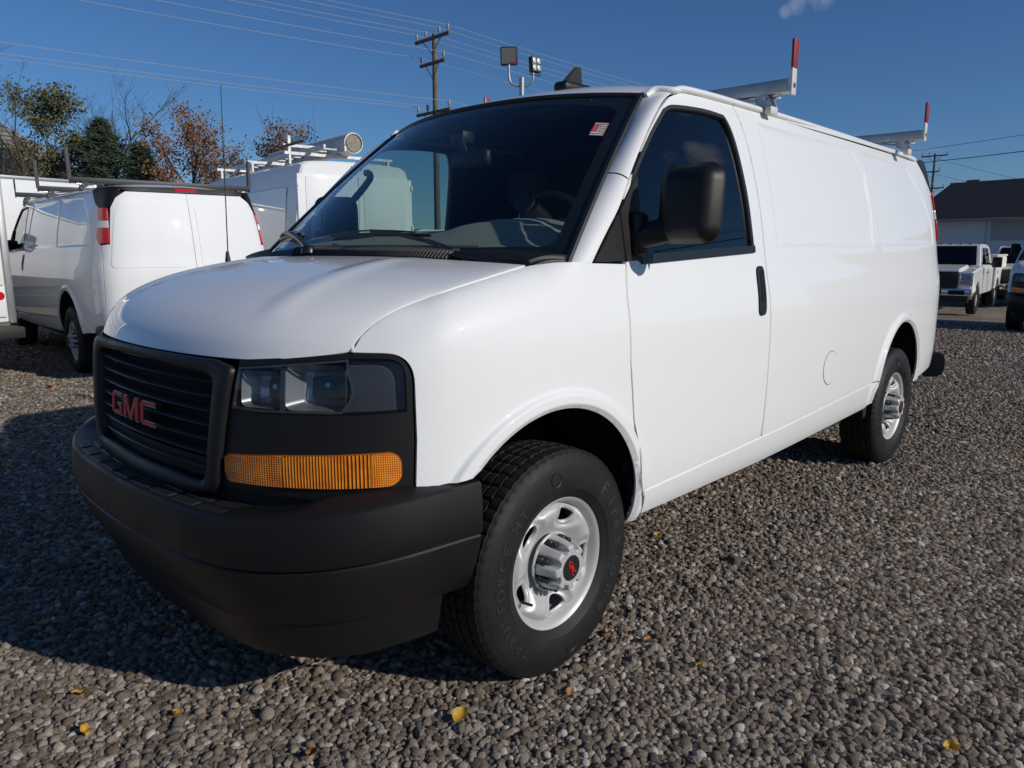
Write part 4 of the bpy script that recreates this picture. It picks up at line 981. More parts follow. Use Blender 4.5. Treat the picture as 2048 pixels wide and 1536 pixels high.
# ================================================================== ground: gravel yard
def gravel_material(name, far):
    m = bpy.data.materials.new(name); m.use_nodes = True; n = m.node_tree; b = n.nodes['Principled BSDF']; b.inputs['Roughness'].default_value = .88; b.inputs['Specular IOR Level'].default_value = .3
    t = n.nodes.new('ShaderNodeTexCoord'); ramp = n.nodes.new('ShaderNodeValToRGB'); cr_ = ramp.color_ramp; cr_.interpolation = 'LINEAR'
    cols = [(0, (.075, .060, .048)), (.25, (.158, .127, .100)), (.5, (.232, .188, .147)), (.75, (.30, .246, .194)), (.94, (.36, .303, .245)), (.992, (.43, .38, .32)), (1, (.55, .51, .46))]
    while len(cr_.elements) < len(cols): cr_.elements.new(.5)
    for e, (p, c) in zip(cr_.elements, cols): e.position = p; e.color = (*c, 1)
    if not far:
        oi = n.nodes.new('ShaderNodeObjectInfo'); nz = n.nodes.new('ShaderNodeTexNoise'); nz.inputs['Scale'].default_value = 2.6; nz.inputs['Detail'].default_value = 6; nz.inputs['Roughness'].default_value = .7
        n.links.new(t.outputs['Object'], nz.inputs['Vector']); ad = n.nodes.new('ShaderNodeMath'); ad.operation = 'MULTIPLY_ADD'; ad.inputs[1].default_value = .6; n.links.new(nz.outputs['Fac'], ad.inputs[0])
        sb = n.nodes.new('ShaderNodeMath'); sb.operation = 'MULTIPLY_ADD'; sb.inputs[1].default_value = 1.0; sb.inputs[2].default_value = -.25; n.links.new(oi.outputs['Random'], sb.inputs[0]); n.links.new(sb.outputs[0], ad.inputs[2])
        cl = n.nodes.new('ShaderNodeClamp'); n.links.new(ad.outputs[0], cl.inputs[0]); n.links.new(cl.outputs[0], ramp.inputs[0]); n.links.new(ramp.outputs[0], b.inputs['Base Color'])
        n2 = n.nodes.new('ShaderNodeTexNoise'); n2.inputs['Scale'].default_value = 5; n2.inputs['Detail'].default_value = 8; n.links.new(t.outputs['Object'], n2.inputs['Vector'])
        bp = n.nodes.new('ShaderNodeBump'); bp.inputs['Strength'].default_value = .5; bp.inputs['Distance'].default_value = .25; n.links.new(n2.outputs['Fac'], bp.inputs['Height']); n.links.new(bp.outputs[0], b.inputs['Normal'])
    else:
        v = n.nodes.new('ShaderNodeTexVoronoi'); v.inputs['Scale'].default_value = 34; v.inputs['Randomness'].default_value = 1; n.links.new(t.outputs['Object'], v.inputs['Vector'])
        sp = n.nodes.new('ShaderNodeSeparateColor'); n.links.new(v.outputs['Color'], sp.inputs[0]); 
        big = n.nodes.new('ShaderNodeTexNoise'); big.inputs['Scale'].default_value = .35; big.inputs['Detail'].default_value = 5; n.links.new(t.outputs['Object'], big.inputs['Vector'])
        ad = n.nodes.new('ShaderNodeMath'); ad.operation = 'MULTIPLY_ADD'; ad.inputs[1].default_value = .5; ad.inputs[2].default_value = -.22; n.links.new(big.outputs['Fac'], ad.inputs[0])
        s2 = n.nodes.new('ShaderNodeMath'); s2.operation = 'ADD'; n.links.new(sp.outputs[0], s2.inputs[0]); n.links.new(ad.outputs[0], s2.inputs[1]); cl = n.nodes.new('ShaderNodeClamp'); n.links.new(s2.outputs[0], cl.inputs[0])
        n.links.new(cl.outputs[0], ramp.inputs[0]); n.links.new(ramp.outputs[0], b.inputs['Base Color'])
        iv = n.nodes.new('ShaderNodeMath'); iv.operation = 'SUBTRACT'; iv.inputs[0].default_value = 1; n.links.new(v.outputs['Distance'], iv.inputs[1])
        bp = n.nodes.new('ShaderNodeBump'); bp.inputs['Strength'].default_value = 1.0; bp.inputs['Distance'].default_value = .03; n.links.new(iv.outputs[0], bp.inputs['Height']); n.links.new(bp.outputs[0], b.inputs['Normal'])
    return m
def ground_z(x): return -.5*sst(10., 24., x)          # the yard falls away towards the building
xs = [-900, -300, -100, -40, -20, -10, 0]+list(np.linspace(4, 30, 27))+[40, 60, 100, 300, 900]; ys = [-900, -300, -100, -40, -10, 10, 40, 100, 300, 900]
V = [(x, y, float(ground_z(x))) for x in xs for y in ys]; m_ = len(ys)
gnd = mk('ground', V, [(i*m_+j, (i+1)*m_+j, (i+1)*m_+j+1, i*m_+j+1) for i in range(len(xs)-1) for j in range(m_-1)], gravel_material('compacted_gravel', True), smooth=True); tag(gnd, kind='structure')
def gravel_stones():
    rng = np.random.default_rng(7); cx, cy = -1.794, -2.445; pts = []; scl = []
    def ringfill(r0, r1, sp, smin, smax, half):
        g = np.arange(-r1, r1, sp); A, B = np.meshgrid(g, g); P = np.stack([A.ravel(), B.ravel()], 1)+rng.uniform(-.42, .42, (A.size, 2))*sp
        r = np.hypot(*P.T); th = np.arctan2(P[:, 0], P[:, 1])-yaw; th = (th+math.pi) % (2*math.pi)-math.pi
        k = (r >= r0) & (r < r1) & ((np.abs(th) < half) | (r < 2.2)); P = P[k]; pts.append(P+[cx, cy])
        u = rng.random(len(P)); scl.append(smin+(smax-smin)*u**1.9)
    ringfill(.9, 3.8, .0155, .0070, .0155, .95)
    ringfill(3.8, 6.5, .018, .0078, .0158, .9)
    ringfill(6.5, 11, .027, .0095, .0175, .85)
    ringfill(11, 20, .062, .012, .021, .8)
    P = np.concatenate(pts); S = np.concatenate(scl); big = rng.random(len(P)) < .012; S[big] *= 1.45
    z = rng.uniform(-.35, .55, len(P))*S+ground_z(P[:, 0])
    for X, y in ((0, -.868), (3.43, -.858), (0, .868), (3.43, .858)):           # tyres press the gravel down
        k = (np.abs(P[:, 0]-X) < .16) & (np.abs(P[:, 1]-y) < .13); z[k] -= .014
    me = bpy.data.meshes.new('gravel_stones'); me.vertices.add(len(P)); me.vertices.foreach_set('co', np.column_stack([P, z]).astype(np.float32).ravel())
    a = me.attributes.new('size', 'FLOAT', 'POINT'); a.data.foreach_set('value', S.astype(np.float32))
    a = me.attributes.new('turn', 'FLOAT_VECTOR', 'POINT'); rot = np.column_stack([rng.uniform(-.45, .45, len(P)), rng.uniform(-.45, .45, len(P)), rng.uniform(0, 6.28, len(P))]); a.data.foreach_set('vector', rot.astype(np.float32).ravel())
    a = me.attributes.new('kind_index', 'INT', 'POINT'); a.data.foreach_set('value', rng.integers(0, 10, len(P)).astype(np.int32))
    a = me.attributes.new('shape', 'FLOAT_VECTOR', 'POINT'); sh = np.column_stack([rng.uniform(.85, 1.35, len(P)), rng.uniform(.75, 1.1, len(P)), rng.uniform(.62, .95, len(P))])*S[:, None]; a.data.foreach_set('vector', sh.astype(np.float32).ravel())
    ob = bpy.data.objects.new('gravel_stones', me); COL.objects.link(ob); tag(ob, kind='stuff'); tag(ob, 'loose grey brown crushed stone covering the yard', 'gravel')
    G = bpy.data.node_groups.new('gravel', 'GeometryNodeTree'); G.interface.new_socket('Geometry', in_out='INPUT', socket_type='NodeSocketGeometry'); G.interface.new_socket('Geometry', in_out='OUTPUT', socket_type='NodeSocketGeometry')
    N = G.nodes; Lk = G.links; gi = N.new('NodeGroupInput'); go = N.new('NodeGroupOutput'); g2i = N.new('GeometryNodeGeometryToInstance')
    for k in range(10):                                                          # ten angular stone shapes
        ico = N.new('GeometryNodeMeshIcoSphere'); ico.inputs['Radius'].default_value = 1; ico.inputs['Subdivisions'].default_value = 2
        pos = N.new('GeometryNodeInputPosition'); vor = N.new('ShaderNodeTexVoronoi'); vor.voronoi_dimensions = '4D'; vor.inputs['Scale'].default_value = .95; vor.inputs['W'].default_value = k*3.7; vor.feature = 'F1'
        nzz = N.new('ShaderNodeTexNoise'); nzz.noise_dimensions = '4D'; nzz.inputs['Scale'].default_value = 1.1; nzz.inputs['W'].default_value = k*1.9+.3; nzz.inputs['Detail'].default_value = 2
        Lk.new(pos.outputs[0], vor.inputs['Vector']); Lk.new(pos.outputs[0], nzz.inputs['Vector'])
        m1_ = N.new('ShaderNodeMath'); m1_.operation = 'MULTIPLY_ADD'; m1_.inputs[1].default_value = -.60; m1_.inputs[2].default_value = 1.05; Lk.new(vor.outputs['Distance'], m1_.inputs[0])
        m2_ = N.new('ShaderNodeMath'); m2_.operation = 'MULTIPLY_ADD'; m2_.inputs[1].default_value = .85; Lk.new(nzz.outputs[0], m2_.inputs[0]); Lk.new(m1_.outputs[0], m2_.inputs[2])
        sc_ = N.new('ShaderNodeVectorMath'); sc_.operation = 'SCALE'; Lk.new(pos.outputs[0], sc_.inputs[0]); Lk.new(m2_.outputs[0], sc_.inputs['Scale'])
        sp = N.new('GeometryNodeSetPosition'); Lk.new(ico.outputs[0], sp.inputs['Geometry']); Lk.new(sc_.outputs[0], sp.inputs['Position'])
        ss = N.new('GeometryNodeSetShadeSmooth'); Lk.new(sp.outputs[0], ss.inputs['Geometry']); ss.inputs['Shade Smooth'].default_value = (k % 2 == 0)
        Lk.new(ss.outputs[0], g2i.inputs[0])
    iop = N.new('GeometryNodeInstanceOnPoints'); iop.inputs['Pick Instance'].default_value = True
    def attr(nm, ty):
        q = N.new('GeometryNodeInputNamedAttribute'); q.data_type = ty; q.inputs['Name'].default_value = nm; return q.outputs['Attribute']
    Lk.new(gi.outputs[0], iop.inputs['Points']); Lk.new(g2i.outputs[0], iop.inputs['Instance']); Lk.new(attr('kind_index', 'INT'), iop.inputs['Instance Index'])
    e2r = N.new('FunctionNodeEulerToRotation'); Lk.new(attr('turn', 'FLOAT_VECTOR'), e2r.inputs[0]); Lk.new(e2r.outputs[0], iop.inputs['Rotation']); Lk.new(attr('shape', 'FLOAT_VECTOR'), iop.inputs['Scale'])
    sm = N.new('GeometryNodeSetMaterial'); sm.inputs['Material'].default_value = gravel_material('gravel_stone', False); Lk.new(iop.outputs[0], sm.inputs[0]); Lk.new(sm.outputs[0], go.inputs[0])
    md = ob.modifiers.new('gravel', 'NODES'); md.node_group = G
    return ob
gravel_stones()
van = build_van(); build_front(van); build_interior(van); build_rear(van)
for x in (1.60, 3.60): build_rack(van, x)
for X, y, fl in ((0, -.868, False), (3.43, -.858, False), (0, .868, True), (3.43, .858, True)):
    build_wheel(van, (X, y, .375), fl, detail=not fl)
tag(van, 'large clean white cargo van with red tipped ladder rack, parked on gravel', 'van')
# ================================================================== neighbouring vehicles
index_kids()
BLK = mat('black_powder_coat', (.02, .02, .022), .5)
nb = copy_tree(van, None, skip=('roof_rack', 'windscreen_sticker', 'grab_handle', 'seat', 'steering_wheel')); nb.name = 'cargo_van'
th = math.radians(-94.5); nb.location = (2.18, 10.27, 0); nb.rotation_euler = (0, 0, th)
tag(nb, 'white cargo van with black roof rack, its rear doors facing the sun', 'van')
for X in (1.0, 2.4, 3.95): build_rack(nb, X, BLK, BLK, BLK, high=.2)
for X, sg in ((3.95, -1), (3.95, 1), (2.4, -1)):
    tube('roof_rack_post', [(X, sg*.955, 2.1), (X, sg*.965, 2.42)], 0, BLK, nb, flat=(.05, .03))
# ---- second van at the right edge, same make, plain
v3 = copy_tree(van, None, skip=('roof_rack', 'windscreen_sticker', 'seat', 'wheel_well')); v3.location = (15.55, -.45, -.17); v3.rotation_euler = (0, 0, math.radians(2)); v3.name = 'cargo_van'
tag(v3, 'white cargo van with no roof rack parked beside the pickup trucks', 'van')
# ---- tall van behind
def tall_van():
    R = empty('high_roof_van', (4.90, 6.97, 0), math.radians(-98.2)+math.pi)   # local +X = forward, away from the camera; local Y: + = left
    Wm = PAINT; H = 2.62; Lg = 5.7
    secs = [(0, 1.0), (.06, 1.03), (.25, 1.04), (Lg-1.4, 1.04), (Lg-.5, .8), (Lg, .55)]
    def ring(w, x, top):
        pts = [(-.97*w, .45), (-1.0*w, .75), (-1.0*w, 1.1), (-.975*w, 1.6), (-.93*w, 2.1), (-.885*w, top-.17), (-.84*w, top-.06), (-.74*w, top-.012), (-.4*w, top+.012), (0, top+.018)]
        pts = pts+[(-a, b) for a, b in pts[-2::-1]]; return [(x, a, b) for a, b in pts]
    V = []; F = []; rings = [ring(.955, .0, H-.03), ring(.985, .025, H-.008), ring(1.0, .08, H), ring(1.0, 3.9, H), ring(.99, 4.4, H-.05), ring(.96, 5.0, 1.75), ring(.9, 5.7, 1.15)]
    m = len(rings[0])
    for r in rings: V += r
    for i in range(len(rings)-1):
        for k in range(m-1): F.append((i*m+k, i*m+k+1, (i+1)*m+k+1, (i+1)*m+k))
    F += [tuple(range(m)), tuple((len(rings)-1)*m+k for k in range(m))]
    F += [(i*m, (i+1)*m, (i+1)*m+m-1, i*m+m-1) for i in range(len(rings)-1)]
    fix('body', V, F, Wm, R, 32)
    gap = mat('door_gap', (.05, .05, .05), .8)
    for sg in (-1, 1):
        d = box('rear_door', (-.004, sg*.47, 1.45), (.02, .90, 1.95), Wm, R, .008)
        bm = bmesh.new(); bm_box(bm, (-.016, sg*.45, 1.98), (.012, .70, .82), .005); from_bm('door_pressing', bm, Wm, d, 40)
        bm = bmesh.new(); bm_box(bm, (-.016, sg*.45, 1.0), (.012, .70, .80), .005); from_bm('door_pressing', bm, Wm, d, 40)
        box('tail_lamp', (.0, sg*.93, 1.15), (.04, .09, .36), REDL, R, .01)
        for z in (.9, 1.7, 2.3): box('hinge', (-.02, sg*.915, z), (.03, .03, .08), Wm, d, .005)
        # pressings along the side
        for x0, x1 in ((.35, 1.9), (2.0, 3.3)):
            V = [(x0, sg*1.004, 1.25), (x1, sg*1.004, 1.25), (x1, sg*.925, 2.25), (x0, sg*.925, 2.25)]; V += [(x, y*1.006+.004*sg, z) for x, y, z in V]
            fix('side_pressing', V, [(0, 1, 2, 3), (4, 5, 6, 7), (0, 1, 5, 4), (1, 2, 6, 5), (2, 3, 7, 6), (3, 0, 4, 7)], Wm, R)
        for x in (1.05, 4.75):
            V, F = lathe([(-.1, .2), (-.12, .26), (-.11, .35), (-.08, .365), (.08, .365), (.11, .35), (.12, .26), (.1, .2), (.05, .19), (.06, .0)], 28); o = mk('wheel', [(a, b*(1 if sg < 0 else -1), c) for a, b, c in V], F if sg < 0 else [f[::-1] for f in F], RUB, R, smooth=True, sharp=40); o.location = (x, sg*.88, .36)
    box('brake_lamp', (-.012, 0, H-.075), (.03, .17, .05), REDL, R, .008)
    box('rear_bumper', (-.08, 0, .5), (.18, 1.95, .2), BLACK, R, .03)
    # rack with ladder rails and a white conduit tube
    wp = mat('weathered_white_tube', (.62, .61, .57), .5, noise=(8, .25)); al = mat('dull_aluminium', (.55, .55, .54), .5, metal=.5, noise=(16, .3))
    for x in (.5, 2.0, 3.5):
        c = box('rack_bar', (x, 0, H+.13), (.05, 1.75, .04), al, R)
        for sg in (-1, 1): box('rack_foot', (x, sg*.80, H+.055), (.06, .03, .15), al, R)
    V, F = lathe([(0, .128), (0, .150), (3.1, .150), (3.1, .0)], 28, 'Z'); t_ = mk('conduit_tube', [(z+.15, y-.05, x+H+.30) for x, y, z in V], F, wp, R, smooth=True, sharp=40)
    V, F = lathe([(.02, 0), (.02, .128), (.04, .128)], 24, 'Z'); e = mk('tube_cap', [(.17-z+.0, y-.05, x+H+.30) for x, y, z in V], F, mat('tube_cap_tan', (.30, .27, .22), .7, noise=(30, .4)), t_)
    ld = empty('ladder_rack'); ld.parent = R
    for y in (.16, .48): box('rail', (1.9, y, H+.19), (3.8, .03, .07), al, ld)
    for k in range(12): tube('rung', [(.2+k*.31, .16, H+.19), (.2+k*.31, .48, H+.19)], .015, al, ld, 8)
    box('lock_arm', (.55, .62, H+.24), (.06, .5, .04), al, ld); box('lock_post', (.5, .80, H+.26), (.05, .04, .22), al, ld); box('lock_handle', (.2, .86, H+.22), (.8, .03, .03), BLK, ld)
    tag(R, 'tall white panel van with ladder rack and white conduit tube on its roof', 'van'); return R
tall_van()
# ---- box truck corner at the left edge
def box_truck(loc, rz, name, label, L=5.0, W=2.3, z0=.62, H=2.45, rail=False):
    """local origin = right rear bottom corner seen from behind; +X forward, +Y left"""
    R = empty(name, loc, rz); bw = mat('box_body_white', (.76, .765, .755), .4, noise=(3, .06), coat=.3)
    n = 3; pw = (W-.12)/1
    box('box_body', (L/2, W/2, (z0+H)/2), (L, W, H-z0), bw, R, .015)
    for y in (.03, W-.03): box('corner_post', (-.006, y, (z0+H)/2), (.05, .065, H-z0+.02), ALU, R, .006)
    for k in range(5): box('door_slat', (-.012, W/2, z0+.05+(k+.5)*(H-z0-.12)/5), (.03, W-.16, (H-z0-.12)/5-.012), bw, R, .008)
    box('top_rail', (L/2, W/2, H+.03), (L+.03, W+.03, .07), ALU if rail else bw, R, .01)
    for k in range(int(L/.4)): box('rivet_plate', (.2+k*.4, -.004, H-.04), (.04, .012, .03), mat('dull_rivet', (.2, .2, .2), .6), R)
    box('rear_bumper', (-.12, W/2, z0-.10), (.25, W, .12), BLK, R, .015)
    V, F = lathe([(0, .0), (0, .045), (.012, .04), (.014, 0)], 20); o = mk('red_reflector', [(-z_-.0, x_, y_) for x_, y_, z_ in [(a, c, b) for a, b, c in V]], F, REDL, R); o.location = (-.03, .13, z0+.28)
    for y in (.35, W-.35): box('mud_flap', (.35, y, .36), (.015, .45, .42), SEAL, R)
    for sy in (.32, W-.32):
        V, F = lathe([(-.1, .2), (-.12, .3), (-.11, .38), (-.08, .40), (.08, .40), (.11, .38), (.12, .3), (.1, .2), (.05, .19), (.06, .0)], 24)
        for x in (1.2, L+.6): o = mk('wheel', V, F, RUB, R, smooth=True, sharp=40); o.location = (x, sy, .40)
    box('chassis', (L/2+.4, W/2, .52), (L+.6, .9, .16), DARK, R)
    bm = bmesh.new(); bm_box(bm, (L+.95, W/2, 1.15), (1.7, 2.0, 1.3), .12, seg=3); from_bm('cab', bm, PAINT, R, 40); bm = bmesh.new(); bm_box(bm, (L+.75, W/2, 1.75), (1.1, 1.8, .7), .14, seg=3); from_bm('cab_roof', bm, PAINT, R, 40)
    tag(R, label, 'truck'); return R
box_truck((.43, 7.0, 0), math.radians(96), 'box_truck', 'white box truck with aluminium corner post and red reflector, cut by the frame', L=4.2, H=2.42)
box_truck((3.85, 17.7, 0), math.radians(188), 'service_truck', 'white truck box with a bolted roof rail under the evergreen tree', L=5.2, H=2.75, z0=.9, rail=True)

# ================================================================== pickup trucks on the right
def pickup(loc, rz, label, service=True):
    R = empty('pickup_truck', loc, rz)          # local X rearward from the front axle, Y<0 driver side
    P = PAINT
    def ext(name, prof, y0, y1, material, taper=None, sharp=30, bev=.03):
        bm = bmesh.new(); A = [bm.verts.new((x, y0, z)) for x, z in prof]; Bv = [bm.verts.new((x, y1, z)) for x, z in prof]; n = len(prof)
        bm.faces.new(A); bm.faces.new(Bv[::-1])
        for i in range(n): bm.faces.new([A[i], Bv[i], Bv[(i+1) % n], A[(i+1) % n]])
        if taper:
            for v in bm.verts: v.co.y *= taper(v.co.x, v.co.z)
        bmesh.ops.recalc_face_normals(bm, faces=bm.faces)
        if bev: bmesh.ops.bevel(bm, geom=[e for e in bm.edges], offset=bev, segments=3, affect='EDGES', clamp_overlap=True)
        return from_bm(name, bm, material, R, sharp)
    aw = [(.47*math.cos(a), .42+.50*math.sin(a)) for a in np.linspace(math.pi, 0, 12)]
    low = [(-.86, .62), (-.88, 1.10), (-.84, 1.22), (.70, 1.34), (3.0, 1.34), (3.0, .55), (.52, .55)]+[(x, z) for x, z in aw[::-1]]+[(-.52, .60)]
    ext('body', low, -1.0, 1.0, P, lambda x, z: .98-.03*max(0, z-1.1) if x > -.4 else .95)
    # raised bonnet centre
    ext('bonnet', [(-.84, 1.18), (-.78, 1.30), (.74, 1.40), (.74, 1.25)], -.62, .62, P, bev=.03)
    cab = [(.66, 1.33), (1.28, 1.96), (1.5, 1.995), (2.7, 1.985), (2.93, 1.9), (3.0, 1.33)]
    ext('cab', cab, -.93, .93, P, lambda x, z: 1.0-.14*max(0, (z-1.33)/.66), bev=.035)
    wsn = fix('windscreen', [(.685, -.80, 1.375), (.685, .80, 1.375), (1.235, .70, 1.925), (1.235, -.70, 1.925)], [(0, 1, 2, 3)], TINT, R)
    wsn.location = (-.022, 0, .022)
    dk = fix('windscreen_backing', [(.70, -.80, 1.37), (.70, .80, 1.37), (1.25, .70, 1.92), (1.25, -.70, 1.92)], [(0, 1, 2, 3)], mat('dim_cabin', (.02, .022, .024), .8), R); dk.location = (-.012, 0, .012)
    for sg in (-1, 1):
        for q in ([(.98, 1.40), (1.80, 1.40), (1.80, 1.88), (1.40, 1.88)], [(1.90, 1.40), (2.55, 1.40), (2.50, 1.86), (1.90, 1.88)]):
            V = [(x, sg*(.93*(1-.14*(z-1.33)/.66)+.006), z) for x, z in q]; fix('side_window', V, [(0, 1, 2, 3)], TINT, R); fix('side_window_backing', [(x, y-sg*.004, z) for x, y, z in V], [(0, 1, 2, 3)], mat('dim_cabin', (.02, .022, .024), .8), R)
        box('door_seam', (.92, sg*.985, .95), (.012, .006, .72), DARK, R); box('door_seam', (1.86, sg*.985, .95), (.012, .006, .72), DARK, R)
        box('door_handle', (1.68, sg*.99, 1.16), (.16, .03, .035), BLK, R, .008)
        bm = bmesh.new(); bm_box(bm, (.98, sg*1.28, 1.47), (.12, .24, .30), .03); from_bm('mirror', bm, BLACK, R, 40); tube('mirror_arm', [(.95, sg*.95, 1.42), (.98, sg*1.2, 1.42)], .025, BLACK, R, 8)
        # lamps: chrome bezel, two stacked lenses
        hl = box('headlight', (-.862, sg*.80, 1.02), (.06, .32, .36), CHROME, R, .012); box('headlight_lens', (-.885, sg*.80, 1.09), (.05, .27, .17), mat('clear_lamp_glass', (.30, .31, .33), .15, coat=.6), hl, .012); box('indicator_lens', (-.885, sg*.80, .93), (.05, .27, .10), mat('clear_lamp_glass', (.30, .31, .33), .15, coat=.6), hl, .012)
        V, F = lathe([(-.1, .21), (-.12, .3), (-.11, .38), (-.08, .405), (.08, .405), (.11, .38), (.12, .3), (.1, .21), (.05, .2), (.07, .12), (.09, .0)], 28)
        for x in (0, 3.95):
            o = mk('wheel', [(a, b*(1 if sg < 0 else -1), c) for a, b, c in V], F if sg < 0 else [f[::-1] for f in F], RUB, R, smooth=True, sharp=40); o.location = (x, sg*.88, .405)
            V2, F2 = lathe([(.05, .2), (.085, .19), (.07, .13), (.10, .09), (.105, 0)], 24); o2 = mk('rim', [(a, b*(1 if sg < 0 else -1), c) for a, b, c in V2], F2, STEEL, o, smooth=True)
        # wheel arch dark filler
        box('wheel_well', (0, sg*.60, .62), (.9, .3, .5), DARK, R)
    g = box('grille', (-.89, 0, 1.0), (.07, 1.22, .46), BLK, R, .02)
    for z in (.86, 1.0, 1.14): box('grille_bar', (-.93, 0, z), (.03, 1.14, .05), BLK, g, .01)
    b = box('bumper', (-1.0, 0, .66), (.16, 1.94, .20), CHROME, R, .04); box('bumper_vent', (-1.085, -.62, .66), (.02, .40, .12), DARK, b); box('bumper_vent', (-1.085, .62, .66), (.02, .40, .12), DARK, b); box('bumper_plate', (-1.085, 0, .67), (.015, .5, .14), DARK, b)
    box('air_dam', (-.9, 0, .47), (.16, 1.8, .2), BLK, R, .02)
    for y in (-.52, -.26, 0, .26, .52): bm = bmesh.new(); bm_box(bm, (1.42, y, 2.005), (.10, .07, .035), .012); from_bm('marker_lamp', bm, mat('amber_marker', (.45, .10, .03), .3), R, 40)
    box('chassis', (2.6, 0, .50), (4.6, .8, .14), DARK, R)
    if service:
        bw = mat('service_body_cream', (.70, .685, .62), .45, noise=(5, .08))
        for sg in (-1, 1):
            pr = [(3.12, .62), (3.12, 1.62), (5.7, 1.62), (5.7, .62), (4.45, .62)]+[(3.95+.48*math.cos(a), .45+.50*math.sin(a)) for a in np.linspace(.35, math.pi-.35, 10)]+[(3.47, .62)]
            bm = bmesh.new(); A = [bm.verts.new((x, sg*1.02, z)) for x, z in pr]; Bv = [bm.verts.new((x, sg*.62, z)) for x, z in pr]; n = len(pr); bm.faces.new(A); bm.faces.new(Bv[::-1])
            for i in range(n): bm.faces.new([A[i], Bv[i], Bv[(i+1) % n], A[(i+1) % n]])
            bmesh.ops.recalc_face_normals(bm, faces=bm.faces); sb = from_bm('service_body_side', bm, bw, R)
            for x0, x1, z0, z1 in ((3.17, 3.55, .68, 1.56), (3.6, 4.35, 1.10, 1.56), (4.4, 5.0, .68, 1.56), (5.05, 5.65, .68, 1.56)): dd = box('locker_door', ((x0+x1)/2, sg*1.026, (z0+z1)/2), (x1-x0, .02, z1-z0), bw, sb, .006); box('locker_latch', (x1-.06, sg*1.04, (z0+z1)/2), (.05, .012, .10), BLK, sb)
            box('locker_lid', (4.41, sg*.82, 1.65), (2.64, .46, .05), bw, sb, .01)
        box('service_bed', (4.4, 0, .75), (2.6, 1.24, .08), bw, R); box('front_bulkhead', (3.1, 0, 1.2), (.04, 1.3, .8), bw, R)
    else:
        box('load_bed', (4.4, 0, .95), (2.7, 1.9, .62), P, R, .03)
    tag(R, label, 'truck'); return R
pickup((22.9, 3.62, -.46), math.radians(4.5), 'white crew pickup with chrome bumper and cream service body by the building')
pickup((28.5, 2.6, -.5), math.radians(4.5), 'white pickup parked behind, its bonnet hidden by the service body', service=False)

pickup((13.0, 17.6, 0), math.radians(-30), 'white service truck beyond the tall van, seen through the windscreen')
# ================================================================== building on the right
def building():
    A = np.array([34.6, 8.0]); Bp = np.array([31.0, -8.0]); d = (Bp-A)/np.linalg.norm(Bp-A); ang = math.atan2(d[1], d[0]); L = float(np.linalg.norm(Bp-A))
    R = empty('shop_building', (33.12, 6.5, 0), ang)          # local +X along the front to the right, +Y = away is computed by rotation
    n = np.array([-d[1], d[0]])
    wall = mat('white_painted_block', (.80, .80, .79), .8, noise=(2, .08), bump=(12, .2, .02)); rf = mat('brown_shingle', (.15, .095, .075), .9, noise=(14, .45, (.20, .13, .105)), bump=(40, .4, .02))
    D = 9.0; Lw = 18.0
    box('wall', (Lw/2, D/2, 1.12), (Lw, D, 3.44), wall, R)
    # mansard slope of shingle courses, each a lapped strip
    z0, z1 = 2.58, 4.02; y0, y1 = -.75, .55; nrow = 15
    for k in range(nrow):
        a, b = k/nrow, (k+1)/nrow; za, zb_ = z0+(z1-z0)*a, z0+(z1-z0)*b; ya, yb = y0+(y1-y0)*a, y0+(y1-y0)*b; lx0 = -.9+1.15*a; lx1 = -.9+1.15*b
        V = [(lx0, ya-.03, za), (Lw, ya-.03, za), (Lw, yb-.004, zb_+.02), (lx1, yb-.004, zb_+.02), (lx0, ya+.03, za), (Lw, ya+.03, za), (Lw, yb+.03, zb_), (lx1, yb+.03, zb_)]
        fix('shingle_course', V, [(0, 1, 2, 3), (4, 5, 6, 7), (0, 1, 5, 4), (1, 2, 6, 5), (2, 3, 7, 6), (3, 0, 4, 7)], rf, R)
        V = [(lx0-.03, ya, za), (lx0-.03, D+.75-(ya-y0), za), (lx1-.004, D+.75-(yb-y0), zb_+.02), (lx1-.004, yb, zb_+.02)]; V += [(x+.05, y, z) for x, y, z in V]
        fix('shingle_course', V, [(0, 1, 2, 3), (4, 5, 6, 7), (0, 1, 5, 4), (1, 2, 6, 5), (2, 3, 7, 6), (3, 0, 4, 7)], rf, R)
    box('roof_deck', (Lw/2+.15, D/2, z1-.02), (Lw-.1, D-1.0, .08), rf, R); box('soffit', (Lw/2-.4, D/2, z0-.05), (Lw+.9, D+1.4, .08), mat('soffit_grey', (.35, .35, .34), .8), R)
    box('ridge_vent', (1.0, .7, z1+.05), (.5, .12, .10), rf, R)
    lv = box('louvre_vent', (2.75, -.02, 2.08), (1.15, .05, .72), mat('vent_frame', (.42, .42, .40), .6), R)
    for k in range(6): box('louvre_blade', (2.75, -.05, 1.80+k*.11), (1.05, .03, .085), mat('vent_frame', (.42, .42, .40), .6), lv)
    tube('downpipe', [(1.95, -.05, 0), (1.95, -.05, 2.5)], .05, wall, R, 8)
    tag(R, 'low white building with brown shingle mansard roof and louvre vent', 'building')
building()
